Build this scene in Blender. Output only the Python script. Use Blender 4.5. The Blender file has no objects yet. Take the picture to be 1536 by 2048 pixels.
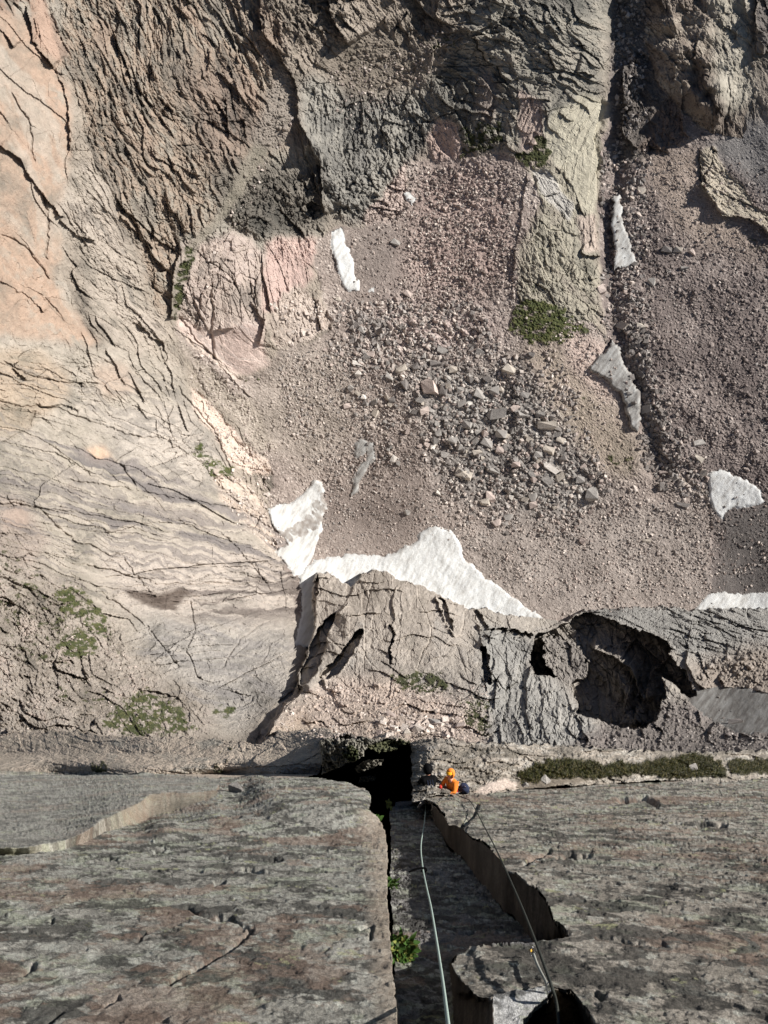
import bpy, bmesh, math, random
import numpy as np
from mathutils import Vector, Matrix
R = math.radians
sc = bpy.context.scene
col = sc.collection

# ------------------------------------------------------------------ camera
F = 1577.0                       # focal length in photo pixels (photo is 1536 x 2048)
PITCH = 50.0                     # degrees below the horizontal
WALLV = 1484.0                   # picture row where the near wall vanishes
cam = bpy.data.cameras.new('camera')
cam_ob = bpy.data.objects.new('camera', cam)
col.objects.link(cam_ob)
cam.sensor_fit = 'VERTICAL'
cam.sensor_height = 24.0
cam.lens = F / 2048.0 * 24.0
cam.clip_start = 0.05
cam.clip_end = 3000
cam_ob.location = (0, 0, 0)
cam_ob.rotation_euler = (R(90 - PITCH), 0, 0)
sc.camera = cam_ob

# ------------------------------------------------------------------ light
L = Vector((0.80, 0.13, 0.585)).normalized()          # towards the sun
elev = math.asin(L.z)
w = bpy.data.worlds.new('World'); sc.world = w; w.use_nodes = True
nt = w.node_tree
sky = nt.nodes.new('ShaderNodeTexSky'); sky.sky_type = 'NISHITA'; sky.sun_disc = False
sky.sun_elevation = elev; sky.sun_rotation = math.atan2(L.x, L.y); sky.altitude = 3800
nt.links.new(sky.outputs[0], nt.nodes['Background'].inputs[0])
nt.nodes['Background'].inputs[1].default_value = 0.05
sun = bpy.data.lights.new('sun', 'SUN'); sun.energy = 5.0; sun.angle = R(0.5); sun.color = (1.0, 0.96, 0.90)
sun_ob = bpy.data.objects.new('sun', sun); col.objects.link(sun_ob)
sun_ob.rotation_euler = L.to_track_quat('Z', 'Y').to_euler()
sc.view_settings.view_transform = 'Standard'
sc.view_settings.look = 'None'
sc.view_settings.exposure = 0.62
sc.view_settings.gamma = 1

rng = np.random.default_rng(7)
random.seed(7)
f32 = np.float32

# ------------------------------------------------------------------ noise
def _h(ix, iy, seed):
    with np.errstate(over='ignore'):
        n = (ix.astype(np.int64) * 374761393 + iy.astype(np.int64) * 668265263 + seed * 2147001325).astype(np.uint32)
        n = (n ^ (n >> np.uint32(13))) * np.uint32(1274126177)
        n = (n ^ (n >> np.uint32(16))) * np.uint32(2246822519)
        n = n ^ (n >> np.uint32(13))
    return (n & np.uint32(0xffffff)).astype(f32) / f32(16777216.0)

def vnoise(x, y, seed=0):
    ix = np.floor(x); iy = np.floor(y)
    fx = (x - ix).astype(f32); fy = (y - iy).astype(f32)
    fx = fx * fx * (3 - 2 * fx); fy = fy * fy * (3 - 2 * fy)
    a = _h(ix, iy, seed); b = _h(ix + 1, iy, seed); c = _h(ix, iy + 1, seed); d = _h(ix + 1, iy + 1, seed)
    return (a + (b - a) * fx) * (1 - fy) + (c + (d - c) * fx) * fy

def fbm(x, y, octs=4, seed=0, gain=.5):
    s = 0; a = 1.0; t = 0
    for i in range(octs):
        s = s + a * (vnoise(x, y, seed + i * 17) * 2 - 1); t += a
        a *= gain; x = x * 2.03 + 11.3; y = y * 2.03 + 5.7
    return (s / t).astype(f32)

def worley(x, y, seed=0, jit=.9, met=0):
    """returns F1, F2, cell random a, b, facet tilt value"""
    ix = np.floor(x); iy = np.floor(y)
    f1 = np.full(x.shape, 9, f32); f2 = np.full(x.shape, 9, f32)
    ra = np.zeros(x.shape, f32); rb = np.zeros(x.shape, f32); dx1 = np.zeros(x.shape, f32); dy1 = np.zeros(x.shape, f32)
    for i in (-1, 0, 1):
        for j in (-1, 0, 1):
            cx = ix + i; cy = iy + j
            h1 = _h(cx, cy, seed); h2 = _h(cx, cy, seed + 101)
            dx = (x - (cx + .5 + (h1 - .5) * jit)).astype(f32); dy = (y - (cy + .5 + (h2 - .5) * jit)).astype(f32)
            ax_ = np.abs(dx); ay_ = np.abs(dy)
            d = (np.maximum(ax_, ay_) + .35 * np.minimum(ax_, ay_)) if met else dx * dx + dy * dy
            m = d < f1
            f2 = np.where(m, f1, np.minimum(f2, d))
            f1 = np.where(m, d, f1)
            ra = np.where(m, h1, ra); rb = np.where(m, h2, rb)
            dx1 = np.where(m, dx, dx1); dy1 = np.where(m, dy, dy1)
    ra = (ra * 7.31) % 1.0; rb = (rb * 5.77) % 1.0
    tilt = (ra * 2 - 1) * dx1 + (rb * 2 - 1) * dy1
    rc = (ra * 3.17 + rb * 9.7) % 1.0
    if met: return f1, f2, rc, (ra + rb * 2.3) % 1.0, tilt
    return np.sqrt(f1), np.sqrt(f2), rc, (ra + rb * 2.3) % 1.0, tilt

def sstep(a, b, x):
    t = np.clip((x - a) / (b - a), 0, 1); return t * t * (3 - 2 * t)

# ------------------------------------------------------------------ the lattice the land is sampled on
STEP = 1.6
us = np.arange(-200, 1740, STEP, dtype=f32); vs = np.arange(-140, 2230, STEP, dtype=f32)
U, V = np.meshgrid(us, vs)
NV, NU = U.shape
WX = fbm(U / 46, V / 46, 4, 3); WY = fbm(U / 46, V / 46, 4, 9)
WL1 = fbm(U / 170, V / 170, 1, 51); WL2 = fbm(U / 170, V / 170, 1, 57)
WX2 = fbm(U / 9, V / 9, 2, 31); WY2 = fbm(U / 9, V / 9, 2, 39)

def inside(pts, X, Y):
    c = np.zeros(X.shape, bool); n = len(pts)
    for i in range(n):
        x1, y1 = pts[i]; x2, y2 = pts[(i + 1) % n]
        if y1 == y2: continue
        k = ((Y > y1) != (Y > y2)) & (X < (x2 - x1) * (Y - y1) / (y2 - y1) + x1)
        c ^= k
    return c

def box(a, r):
    if r < 1: return a
    for ax in (0, 1):
        p = np.pad(a, [(r + 1, r) if k == ax else (0, 0) for k in (0, 1)], mode='edge')
        c = np.cumsum(p, axis=ax, dtype=np.float64)
        if ax == 0: a = ((c[2 * r + 1:] - c[:-2 * r - 1]) / (2 * r + 1)).astype(f32)
        else: a = ((c[:, 2 * r + 1:] - c[:, :-2 * r - 1]) / (2 * r + 1)).astype(f32)
    return a

def pmask(pts, feather=0, warp=10, fine=3):
    pad = 40 + warp * 2 + feather * 3
    x0 = min(p[0] for p in pts) - pad; x1 = max(p[0] for p in pts) + pad
    y0 = min(p[1] for p in pts) - pad; y1 = max(p[1] for p in pts) + pad
    i0 = max(0, int((x0 - us[0]) / STEP)); i1 = min(NU, int((x1 - us[0]) / STEP) + 1)
    j0 = max(0, int((y0 - vs[0]) / STEP)); j1 = min(NV, int((y1 - vs[0]) / STEP) + 1)
    m = np.zeros(U.shape, f32)
    s = (slice(j0, j1), slice(i0, i1))
    a = inside(pts, U[s] + WX[s] * warp * 1.6 + WX2[s] * fine * 1.6, V[s] + WY[s] * warp * 1.6 + WY2[s] * fine * 1.6).astype(f32)
    r = int(feather / STEP)
    if r: a = box(box(a, r), r)
    m[s] = a
    return m

def tps(pts, X, Y, k=1.0):
    p = np.array(pts, float) * [1, 1, k]; n = len(p)
    xy = p[:, :2] / 500.0
    d = np.sqrt(((xy[:, None] - xy[None]) ** 2).sum(-1)); K = d   # biharmonic-like, tame
    A = np.zeros((n + 3, n + 3)); A[:n, :n] = K + np.eye(n) * -1e-3; A[:n, n] = 1; A[:n, n + 1:] = xy; A[n, :n] = 1; A[n + 1:, :n] = xy.T
    b = np.zeros(n + 3); b[:n] = np.log(p[:, 2]); w_ = np.linalg.solve(A, b)
    cu = np.arange(us[0], us[-1] + 20, 10); cv = np.arange(vs[0], vs[-1] + 20, 10)
    CX, CY = np.meshgrid(cu, cv)
    g = w_[n] + w_[n + 1] * CX / 500 + w_[n + 2] * CY / 500
    for i in range(n): g += w_[i] * np.sqrt((CX / 500 - xy[i, 0]) ** 2 + (CY / 500 - xy[i, 1]) ** 2)
    g = np.exp(g); g = box(box(g.astype(f32), 2), 2)
    gx = (X - us[0]) / 10; gy = (Y - vs[0]) / 10
    i = np.clip(gx.astype(int), 0, len(cu) - 2); j = np.clip(gy.astype(int), 0, len(cv) - 2)
    fx = gx - i; fy = gy - j
    return ((g[j, i] * (1 - fx) + g[j, i + 1] * fx) * (1 - fy) + (g[j + 1, i] * (1 - fx) + g[j + 1, i + 1] * fx) * fy).astype(f32)

# ------------------------------------------------------------------ smooth shape of the cirque (distance in metres)
FAR = [(700,1100,259),(850,1130,256),(620,1130,252),(850,1000,263),(850,800,273),(850,600,284),(850,400,294),(850,320,297),
 (1100,1150,255),(1300,1180,253),(1500,1180,253),(1300,900,268),(1500,900,266),(1500,700,277),(1500,450,290),(1500,300,298),(1400,560,285),
 (1230,500,293),(1230,300,300),(1240,50,301),(1250,800,274),(1120,600,277),(1120,450,286),(1150,250,290),(1150,50,281),(1000,280,291),(1000,100,285),
 (850,200,292),(850,0,280),(700,0,272),(700,200,282),(720,430,287),(600,450,277),(550,200,266),(600,0,262),(400,300,250),(450,0,256),(300,500,243),
 (450,550,252),(500,650,258),(560,720,268),(640,600,277),(370,640,252),(400,760,257),(150,300,215),(0,300,190),(0,0,202),(150,0,228),(-200,0,170),(-200,400,155),
 (0,680,184),(200,700,214),(350,900,236),(0,1000,158),(200,1000,192),(400,1000,232),(540,1080,251),(0,1250,128),(200,1250,156),(400,1200,194),
 (580,1200,233),(612,1180,238),(600,1380,158),(560,1440,131),(545,1490,117),(0,1400,104),(250,1400,126),(500,1400,154),(600,1300,190),(0,1520,84),(300,1520,94),(550,1500,116),(450,850,258),(540,1000,262),
 (-200,800,140),(-200,1200,105),(-200,1500,75),(1740,300,285),(1740,1000,255),(1400,0,295),(1400,200,299),(700,1400,220),(1200,1400,215),(1700,1400,215),
 (400,-140,250),(900,-140,268),(1200,-140,294),(1500,-140,292),(300,1700,60),(800,1700,150),(1500,1700,150),(300,2200,50),(1300,2200,120)]
MID = [(640,1150,236),(700,1170,230),(770,1150,226),(900,1200,214),(980,1215,212),(1090,1240,215),(700,1250,187),(850,1250,187),(850,1350,156),(700,1400,141),(600,1380,153),(560,1440,127),
 (560,1480,114),(850,1450,128),(1000,1450,128),(1000,1330,164),(980,1260,190),(1100,1300,184),(1150,1460,126),(1200,1220,215),
 (1400,1215,215),(1650,1212,215),(1300,1290,192),(1500,1300,188),(1450,1400,166),(1650,1400,160),(1450,1480,131),(1650,1480,130),(1250,1450,136),
 (560,1560,90),(1000,1560,90),(1500,1560,90),(300,1500,100),(600,1250,205),(630,1200,226),(620,1300,187),(500,1350,160),(800,2200,40),(0,1500,90),(800,1800,60)]
LEDGE = [(830,1600,18.9),(900,1592,20.4),(950,1588,21.1),(850,1540,20.6),(850,1485,22.4),(1040,1581,22.5),(1000,1560,21.8),(1000,1490,24.0),(1100,1545,23.8),(1200,1570,25.2),(1200,1540,25.6),(1200,1495,27.4),
 (1350,1562,27.7),(1350,1540,28.3),(1500,1530,31),(1536,1556,30.4),(1536,1500,33),(1350,1500,30),(1740,1500,40),(1740,1540,36),(700,1540,30),(700,1480,36),(650,1520,34),(1536,1640,22),(850,1640,16.5),(600,1560,40),
 (0,1500,60),(800,2200,5),(1500,2200,5),(0,2200,10)]
Dfar = tps(FAR, U, V); Dmid = tps(MID, U, V); Dled = tps(LEDGE, U, V, 1.026)

fw = np.array([0, math.cos(R(PITCH)), -math.sin(R(PITCH))]); up = np.array([0, math.sin(R(PITCH)), math.cos(R(PITCH))])
WS = R(PITCH) + math.atan((WALLV - 1024) / F)                 # slope of the near wall
nrm = np.array([0, math.sin(WS), math.cos(WS)])                # its outward normal
H0 = 1.35                        # metres from the lens to the wall, measured square to it
def plane(u, v, h=0.0):
    b = (1024 - v) / F
    den = nrm @ fw + b * (nrm @ up)
    return -(1.0 - h) * H0 / np.minimum(den, -0.012)

REG = np.zeros(U.shape, np.int16)
RNAMES = {}
def reg(i, name): RNAMES[i] = name
D = Dfar.copy()
DISP = np.zeros(U.shape, f32)          # metres towards the viewer (far) or off the wall (near)
COL = np.zeros(U.shape + (3,), f32)
def lin(c):
    c = np.array(c, float) / 255.0
    return (c ** 2.2).astype(f32)

def paint(m, cols, t=None, gain=1.0, sat=.68):
    if t is None: t = np.zeros(U.shape, f32)
    t = np.clip(t, 0, .999) * (len(cols) - 1)
    i = t.astype(int); f = (t - i)[..., None]
    C = np.array([lin(c) for c in cols], f32) * gain
    if sat < 1: C = C * sat + (C @ np.array([.3, .6, .1], f32))[:, None] * (1 - sat)
    c = C[i] * (1 - f) + C[i + 1] * f if len(cols) > 1 else np.broadcast_to(C[0], COL.shape)
    COL[:] = COL * (1 - m[..., None]) + c * m[..., None]

def bb(m):
    r = np.where(m.max(1) > .004)[0]; c = np.where(m.max(0) > .004)[0]
    return (slice(r[0], r[-1] + 1), slice(c[0], c[-1] + 1))

def blocks(s, ang, la, lb, seed, warp=1.0, cw=.10):
    """facetted, fractured rock: long axis at ang degrees, cell size la x lb pixels"""
    x = U[s] + WL1[s] * 34 * warp + WX[s] * 3 + WX2[s] * .9; y = V[s] + WL2[s] * 34 * warp + WY[s] * 3 + WY2[s] * .9
    ca, sa = math.cos(R(ang)), math.sin(R(ang))
    a = (x * ca + y * sa) / la; b = (-x * sa + y * ca) / lb
    a = a + vnoise(b * .7, a * .3, seed + 7) * .8
    f1, f2, rc, rd, tl = worley(a, b, seed, .95, 1)
    h = rc * .6 + tl * 1.1
    crack = (1 - sstep(0, cw, f2 - f1)) * sstep(.25, .6, vnoise(a * .6 + 3, b * .35, seed + 8))
    return h, crack, rc, rd

def zone(pts, feather, warp, cols, ang=70, la=30, lb=9, amp=.8, crack=.4, fine=.5, seed=1, smooth=0, scree=0, jit=.5, mask=None):
    m = pmask(pts, feather, warp) if mask is None else mask
    if m.max() <= 0: return m
    s = bb(m)
    n1 = fbm(U[s] / 60, V[s] / 60, 4, seed + 5)
    if scree:
        h = np.zeros(U[s].shape, f32); t = .5 + n1 * .45
        for k, sz in enumerate((5.0 * scree, 11.0 * scree)):
            f1, f2, rc, rd, tl = worley((U[s] + WX2[s] * 3) / sz, (V[s] + WY2[s] * 3) / (sz * .8), seed + k * 3)
            pick = rc > (.35, .8)[k]
            h = h + np.where(pick, np.maximum(0, .5 - f1) * (.4 + rd) + tl * .25, 0) * (sz * .16) * amp
            t = t + np.where(pick & (f1 < .42), (rd - .42) * .75, 0)
        h = h + (vnoise(U[s] / 2.3, V[s] / 2.3, 77) - .5) * .22 * amp + fbm(U[s] / 40, V[s] / 40, 4, seed + 9) * 1.2 * amp
        t = t + (vnoise(U[s] / 2.1, V[s] / 2.1, 79) - .5) * .35
    else:
        ha, ka, ra, rb = blocks(s, ang, la, lb, seed, 1, .06)
        hb, kb, rc_, rd_ = blocks(s, ang + 8, la * .36, lb * .5, seed + 50, .8)
        hd, kd, re_, rf_ = blocks(s, ang - 20, la * .15 + 2, lb * .22 + 2, seed + 70, .8)
        hc, kc, rc2, rd2 = blocks(s, ang - 14, la * 2.6, lb * 2.9, seed + 90, 1.3, .028)
        he, ke, rg_, rh_ = blocks(s, ang + 62, la * .5 + 6, lb * 1.6 + 4, seed + 130, 1.0, .05)
        patch = .45 + 1.1 * vnoise(U[s] / 55 + seed, V[s] / 55, seed + 140)
        hc2 = (hc - .3) * 1.6
        h = amp * (hc2 * .9 + ((ha - .3) * .6 + (hb - .3) * .46 + (hd - .3) * .3 + (he - .3) * .42) * patch) - crack * (ka * .7 * patch + kb * .4 + kc * 1.3 + ke * .5 * patch)
        rough = fbm(U[s] / 7, V[s] / 7, 3, seed + 21, .6)
        h = h + rough * fine * .35
        t = .5 + (rc2 - .5) * .3 + (ra - .5) * .45 * jit + (rd_ - .5) * .4 * jit + (re_ - .5) * .2 + n1 * .55 + rough * .14
    if smooth: 
        h = box(h.astype(f32), smooth)
    mm = m[s]
    DISP[s] = DISP[s] * (1 - mm) + h * mm
    T = np.zeros(U.shape, f32); T[s] = t
    paint(m, cols, T)
    return m

def ledges(pts, feather, ang, gap, ln, amp, seed, base=None, octs=3):
    """crisp broken ledges: a saw-tooth relief that follows the bedding"""
    m = pmask(pts, feather, 10) if base is None else pmask(pts, feather, 10) * base
    if m.max() <= 0: return
    s = bb(m)
    ca, sa = math.cos(R(ang)), math.sin(R(ang))
    x = U[s] + WX[s] * 6; y = V[s] + WY[s] * 8
    a = (x * ca + y * sa); b = (-x * sa + y * ca)
    ph = b / gap + fbm(a / (ln * 1.5), b / (gap * 7), octs, seed, .42) * 3.0
    f = ph - np.floor(ph); k = _h(np.floor(ph), np.floor(ph) * 0, seed + 4)
    on = sstep(.35, .6, vnoise(a / (ln * .45) + k * 9, np.floor(ph) * 1.7, seed + 5))
    DISP[s] += (f * amp * (.3 + k) * on * m[s]).astype(f32)

def segdist(pts, s):
    x = U[s] + WX[s] * 8 + WX2[s] * 2.5; y = V[s] + WY[s] * 8 + WY2[s] * 2.5
    best = np.full(x.shape, 1e9, f32); side = np.zeros(x.shape, f32); tt = np.zeros(x.shape, f32)
    n = len(pts) - 1
    for i in range(n):
        ax, ay = pts[i]; bx, by = pts[i + 1]
        dx, dy = bx - ax, by - ay; l2 = dx * dx + dy * dy
        t = np.clip(((x - ax) * dx + (y - ay) * dy) / l2, 0, 1)
        d = np.hypot(x - ax - t * dx, y - ay - t * dy)
        m = d < best
        best = np.where(m, d, best); side = np.where(m, np.sign((x - ax) * dy - (y - ay) * dx), side); tt = np.where(m, (i + t) / n, tt)
    return best, side, tt

def bbs(pts, pad):
    x0 = min(p[0] for p in pts) - pad; x1 = max(p[0] for p in pts) + pad
    y0 = min(p[1] for p in pts) - pad; y1 = max(p[1] for p in pts) + pad
    return (slice(max(0, int((y0 - vs[0]) / STEP)), max(1, min(NV, int((y1 - vs[0]) / STEP)))), slice(max(0, int((x0 - us[0]) / STEP)), max(1, min(NU, int((x1 - us[0]) / STEP)))))

def step(pts, h, decay, only=None, ramp=0):
    """rock on the right-hand side of the line (going down the list) stands h metres proud, fading over decay pixels"""
    s = bbs(pts, decay + 10)
    d, sd, t = segdist(pts, s)
    env = np.clip(1 - d / decay, 0, 1) ** 1.5 * sstep(0, .06, t) * (1 - sstep(.94, 1, t)) * (.35 + 1.1 * vnoise(U[s] / 24, V[s] / 24, 61))
    if ramp: env = env * np.clip(d / ramp, 0, 1)
    add = h * env * (sd > 0)
    if only is not None: add = add * only[s]
    DISP[s] += add.astype(f32)

def groove(pts, h, wd, only=None):
    s = bbs(pts, wd * 3 + 10)
    d, sd, t = segdist(pts, s)
    add = -h * np.exp(-(d / wd) ** 2) * sstep(0, .05, t) * (1 - sstep(.95, 1, t))
    DISP[s] += add.astype(f32)
# palette (sRGB of the stone itself)
GREY = [(84,78,70),(128,119,106),(150,140,124),(172,160,142)]
DARK = [(70,66,60),(96,90,80),(116,106,96),(140,128,114)]
BROWN = [(86,72,60),(118,100,84),(150,118,94),(140,130,114),(168,148,124)]
OLIVE = [(100,91,80),(138,125,109),(162,146,127),(150,136,118)]
ORANGE = [(132,120,104),(158,134,111),(178,144,116),(160,148,130)]
PALE = [(140,126,110),(172,156,138),(186,170,150),(194,180,162)]
PALEG = [(126,118,110),(156,146,134),(174,162,146),(160,152,144)]
PINK = [(150,128,116),(188,160,146),(204,176,160),(176,160,148)]
TAN = [(150,142,118),(176,166,140),(188,178,150),(166,158,136)]
SCREE = [(103,90,82),(142,125,114),(168,149,136),(211,194,179)]
SCREER = [(88,77,71),(120,105,97),(144,127,116),(183,166,153)]
SCREEG = [(97,92,88),(133,125,118),(159,151,142),(200,192,181)]
exec_terrain = True

# ------------------------------------------------------------------ the cliffs of the cirque
ALL = np.ones(U.shape, f32)
zone(None, 0, 0, OLIVE, 66, 60, 16, .8, .35, .5, 1, mask=ALL)
# fractured, steeply striated wall at the upper left
UL = zone([(60,-200),(60,60),(140,180),(200,330),(270,520),(330,640),(350,560),(400,480),(480,400),(560,330),(640,200),(540,40),(500,-200)], 12, 16,
     [(98,90,79),(138,125,108),(160,136,112),(154,142,124),(124,112,98)], 68, 70, 13, 1.5, .8, .6, 3)
zone([(380,120),(470,120),(560,260),(500,330),(420,330),(340,200)], 24, 20, [(96,84,74),(124,108,94),(150,126,106),(140,128,112)], 70, 60, 12, 1.5, .8, .8, 5)
zone([(560,-200),(500,0),(560,120),(640,300),(640,400),(720,440),(800,330),(860,240),(960,60),(1000,-200)], 14, 16, [(100,90,78),(132,119,103),(154,138,120),(168,152,134)], 62, 40, 13, 1.5, .7, .9, 8)
zone([(600,150),(700,170),(860,170),(880,250),(810,330),(720,440),(660,430),(600,330)], 12, 14, [(96,92,86),(122,118,110),(144,138,126),(162,154,140)], 72, 40, 13, 1.5, .7, .9, 9)
zone([(360,480),(420,440),(480,360),(580,300),(640,420),(640,470),(600,520),(540,520),(500,600),(440,650),(350,640)], 10, 12, [(112,108,96),(146,138,122),(162,150,134),(128,120,108)], 66, 54, 18, 1.7, .9, .6, 12)
zone([(420,330),(640,330),(660,440),(620,470),(520,470),(440,440)], 14, 14, [(84,80,72),(112,104,92),(130,120,106)], 58, 40, 20, 2.0, 1.0, .7, 13)
# smooth ochre slabs at the left edge
zone([(-240,-40),(40,20),(110,120),(135,200),(145,330),(130,420),(110,560),(160,640),(190,680),(100,690),(-240,640)], 6, 12, ORANGE, 60, 150, 60, .5, .07, .5, 15, jit=.5)
zone([(30,-60),(70,-40),(140,110),(120,130),(70,70)], 4, 8, [(164,130,106),(180,144,118)], 62, 90, 30, .8, .4, .4, 16)
zone([(-240,-200),(40,-200),(70,40),(-240,-20)], 10, 10, BROWN, 40, 60, 22, 1.0, .6, .5, 17)
zone([(110,420),(150,330),(200,340),(260,520),(330,660),(360,760),(300,760),(240,700),(200,640),(170,560)], 10, 12, [(128,118,104),(160,146,128),(178,162,144),(118,106,94)], 58, 60, 10, 1.0, .15, .9, 18)
# pale sweeping slabs lower left
zone([(-240,640),(90,690),(240,690),(330,720),(400,820),(440,960),(560,1110),(620,1180),(600,1260),(560,1400),(440,1480),(300,1440),(160,1180),(-240,1000)], 10, 14,
     [(128,120,106),(160,148,130),(176,162,144),(152,138,124)], 22, 120, 20, .75, .12, 1.0, 20, jit=.8)
SL = dict(scree=0)
zone([(-240,680),(100,690),(330,720),(380,800),(200,860),(-240,820)], 20, 16, [(132,124,110),(162,150,132),(178,164,146),(150,138,122)], 44, 70, 22, 1.2, .22, 1.0, 220, jit=.8)
zone([(180,820),(400,820),(450,960),(380,980),(230,930)], 20, 16, [(136,128,118),(164,152,138),(186,172,156),(146,136,124)], -14, 70, 24, 1.2, .22, 1.0, 221, jit=.8)
zone([(180,1090),(560,1090),(610,1180),(590,1260),(250,1240)], 20, 16, [(142,132,120),(170,156,142),(186,170,154),(156,142,130)], 4, 150, 15, 1.1, .22, 1.0, 222, jit=.6)
zone([(280,1240),(590,1250),(570,1400),(480,1470),(300,1340)], 20, 16, [(126,120,112),(156,148,138),(172,162,150),(144,136,128)], -20, 80, 20, 1.2, .22, 1.0, 223, jit=.8)
zone([(-240,1100),(-40,1060),(160,1160),(260,1290),(400,1400),(420,1480),(-240,1540)], 16, 20, [(112,104,92),(146,132,116),(166,152,136),(178,158,142)], 30, 30, 14, 1.2, .3, 1.8, 22)
zone([(-40,960),(50,1000),(110,1090),(40,1140),(-60,1080)], 10, 12, [(140,126,112),(176,156,140)], 20, 40, 20, .8, .5, .8, 23)
zone([(-200,690),(60,700),(150,740),(140,800),(30,860),(-200,880)], 8, 14, [(136,124,104),(172,150,124),(186,160,130)], 20, 90, 22, .9, .2, .7, 24)
zone([(190,730),(250,720),(280,780),(200,790)], 8, 8, [(172,146,124),(182,160,138)], 20, 60, 30, .5, .2, .3, 25)
zone([(160,900),(200,890),(235,925),(180,925)], 5, 6, [(196,158,124),(200,168,136)], 20, 60, 30, .4, .1, .3, 26)
zone([(0,1015),(50,1015),(60,1050),(10,1060)], 5, 6, [(160,136,118),(172,148,130)], 20, 60, 30, .4, .1, .3, 27)
# pink polished slabs in the middle left
zone([(350,640),(400,590),(440,650),(520,620),(530,690),(540,730),(500,748),(440,740),(380,715)], 4, 8, PINK, 30, 120, 40, .6, .25, .3, 30)
zone([(360,480),(500,470),(540,540),(520,640),(430,660),(350,640)], 6, 10, [(140,126,114),(176,156,140),(184,162,148),(150,138,128)], 78, 70, 26, 1.3, .8, .4, 31)
zone([(350,655),(420,700),(490,760),(510,800),(480,802),(430,760),(370,700)], 3, 5, [(190,168,148),(206,182,164)], 38, 120, 20, .5, .2, .3, 32)
zone([(530,480),(600,470),(640,480),(625,560),(570,620),(520,620)], 5, 8, [(150,128,114),(190,156,142),(200,168,152)], 70, 70, 14, 1.3, .7, .5, 33)
zone([(560,590),(600,570),(640,610),(668,645),(640,670),(610,690),(560,695),(530,650)], 3, 8, [(160,142,126),(184,164,147),(196,176,160)], 60, 34, 18, 1.3, .6, .9, 34)
zone([(380,770),(420,800),(470,870),(500,890),(540,925),(546,950),(520,955),(460,925),(420,870),(385,820)], 3, 8, [(180,156,136),(210,184,162),(214,190,170)], 40, 60, 24, 1.0, .4, .7, 35)
zone([(420,940),(480,960),(520,1000),(560,1080),(580,1120),(520,1080),(440,1000)], 4, 8, [(168,146,126),(204,182,160),(190,166,146)], 46, 30, 18, 1.0, .4, 1.0, 36)
# top centre and top right
zone([(930,-200),(930,60),(860,170),(870,250),(930,290),(1080,300),(1200,200),(1225,60),(1225,-200)], 10, 12, [(88,86,78),(126,120,108),(148,140,124),(160,148,130)], 30, 60, 20, 1.5, .8, .6, 40)
zone([(860,150),(960,170),(960,290),(870,270)], 10, 12, [(92,90,84),(122,117,106),(140,132,118)], 80, 50, 16, 1.4, .9, .6, 41)
zone([(1090,240),(1150,190),(1205,200),(1200,330),(1190,460),(1150,430),(1110,350),(1088,300)], 5, 8, TAN, 100, 110, 22, .45, .2, .7, 43)
zone([(1040,180),(1085,200),(1085,300),(1040,300),(1035,230)], 4, 6, [(160,138,124),(186,160,144)], 96, 70, 16, 1.0, .5, .4, 44)
zone([(960,145),(985,150),(990,240),(972,250),(955,200)], 8, 12, [(140,124,112),(158,140,126)], 92, 60, 14, 1.0, .5, .4, 45)
zone([(870,235),(915,250),(918,320),(870,320),(850,280)], 4, 6, [(172,144,128),(196,164,148)], 80, 40, 12, 1.0, .5, .6, 46)
zone([(1060,340),(1120,340),(1200,450),(1190,520),(1200,600),(1190,650),(1110,640),(1040,600),(1030,510),(1090,420)], 6, 10,
     [(112,106,90),(148,140,120),(166,156,132),(150,138,120)], 78, 44, 20, 1.3, .7, 1.0, 47)
zone([(1064,336),(1090,340),(1150,410),(1140,440),(1090,390)], 3, 4, [(158,152,142),(196,188,176)], 52, 120, 9, .8, .5, .4, 48)
zone([(1150,430),(1190,430),(1200,500),(1165,500)], 4, 5, [(164,144,126),(190,168,150)], 84, 50, 18, 1.1, .6, .5, 49)
zone([(725,415),(760,395),(790,350),(815,320),(808,400),(788,450),(735,455)], 3, 5, [(150,130,118),(196,172,158)], 60, 26, 18, 1.5, .9, .5, 50)
# ------------------------------------------------------------------ scree
SC1 = zone([(818,318),(870,318),(920,322),(1000,308),(1060,338),(1088,400),(1030,500),(1040,600),(1110,645),(1180,640),(1215,690),(1290,900),(1420,1000),(1450,1220),
      (1130,1320),(620,1300),(560,1110),(535,1000),(545,935),(500,860),(400,760),(345,650),(395,700),(480,760),(530,740),(560,700),(620,690),(668,655),(640,600),(630,480),(680,450),(790,450),(812,400)],
      3, 7, SCREE, scree=1.0, amp=.9, seed=60)
SC2 = zone([(1205,-200),(1285,-200),(1290,100),(1340,210),(1400,255),(1560,260),(1800,240),(1800,1300),(1400,1260),(1430,1000),(1300,900),(1270,850),(1215,690),(1200,600),(1196,420),(1215,250),(1228,60)],
      3, 7, [(86,75,71),(120,105,99),(144,127,118),(179,162,151)], scree=1.0, amp=1.0, seed=64)
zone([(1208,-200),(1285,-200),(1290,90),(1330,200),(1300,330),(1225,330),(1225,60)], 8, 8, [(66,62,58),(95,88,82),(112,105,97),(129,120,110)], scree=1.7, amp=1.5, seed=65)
zone([(820,330),(900,325),(1000,330),(1040,420),(1020,560),(900,620),(800,560),(830,450)], 26, 20, [(114,95,86),(153,127,116),(177,149,136),(205,177,162)], scree=1.3, amp=1.0, seed=66)
zone([(770,590),(950,600),(1010,660),(900,720),(740,700)], 26, 20, [(140,120,112),(183,159,149),(211,185,172)], scree=1.9, amp=1.2, seed=67)
zone([(780,720),(1100,740),(1220,960),(1150,1060),(880,1000),(850,860)], 30, 24, SCREEG, scree=1.6, amp=1.2, seed=68)
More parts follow.
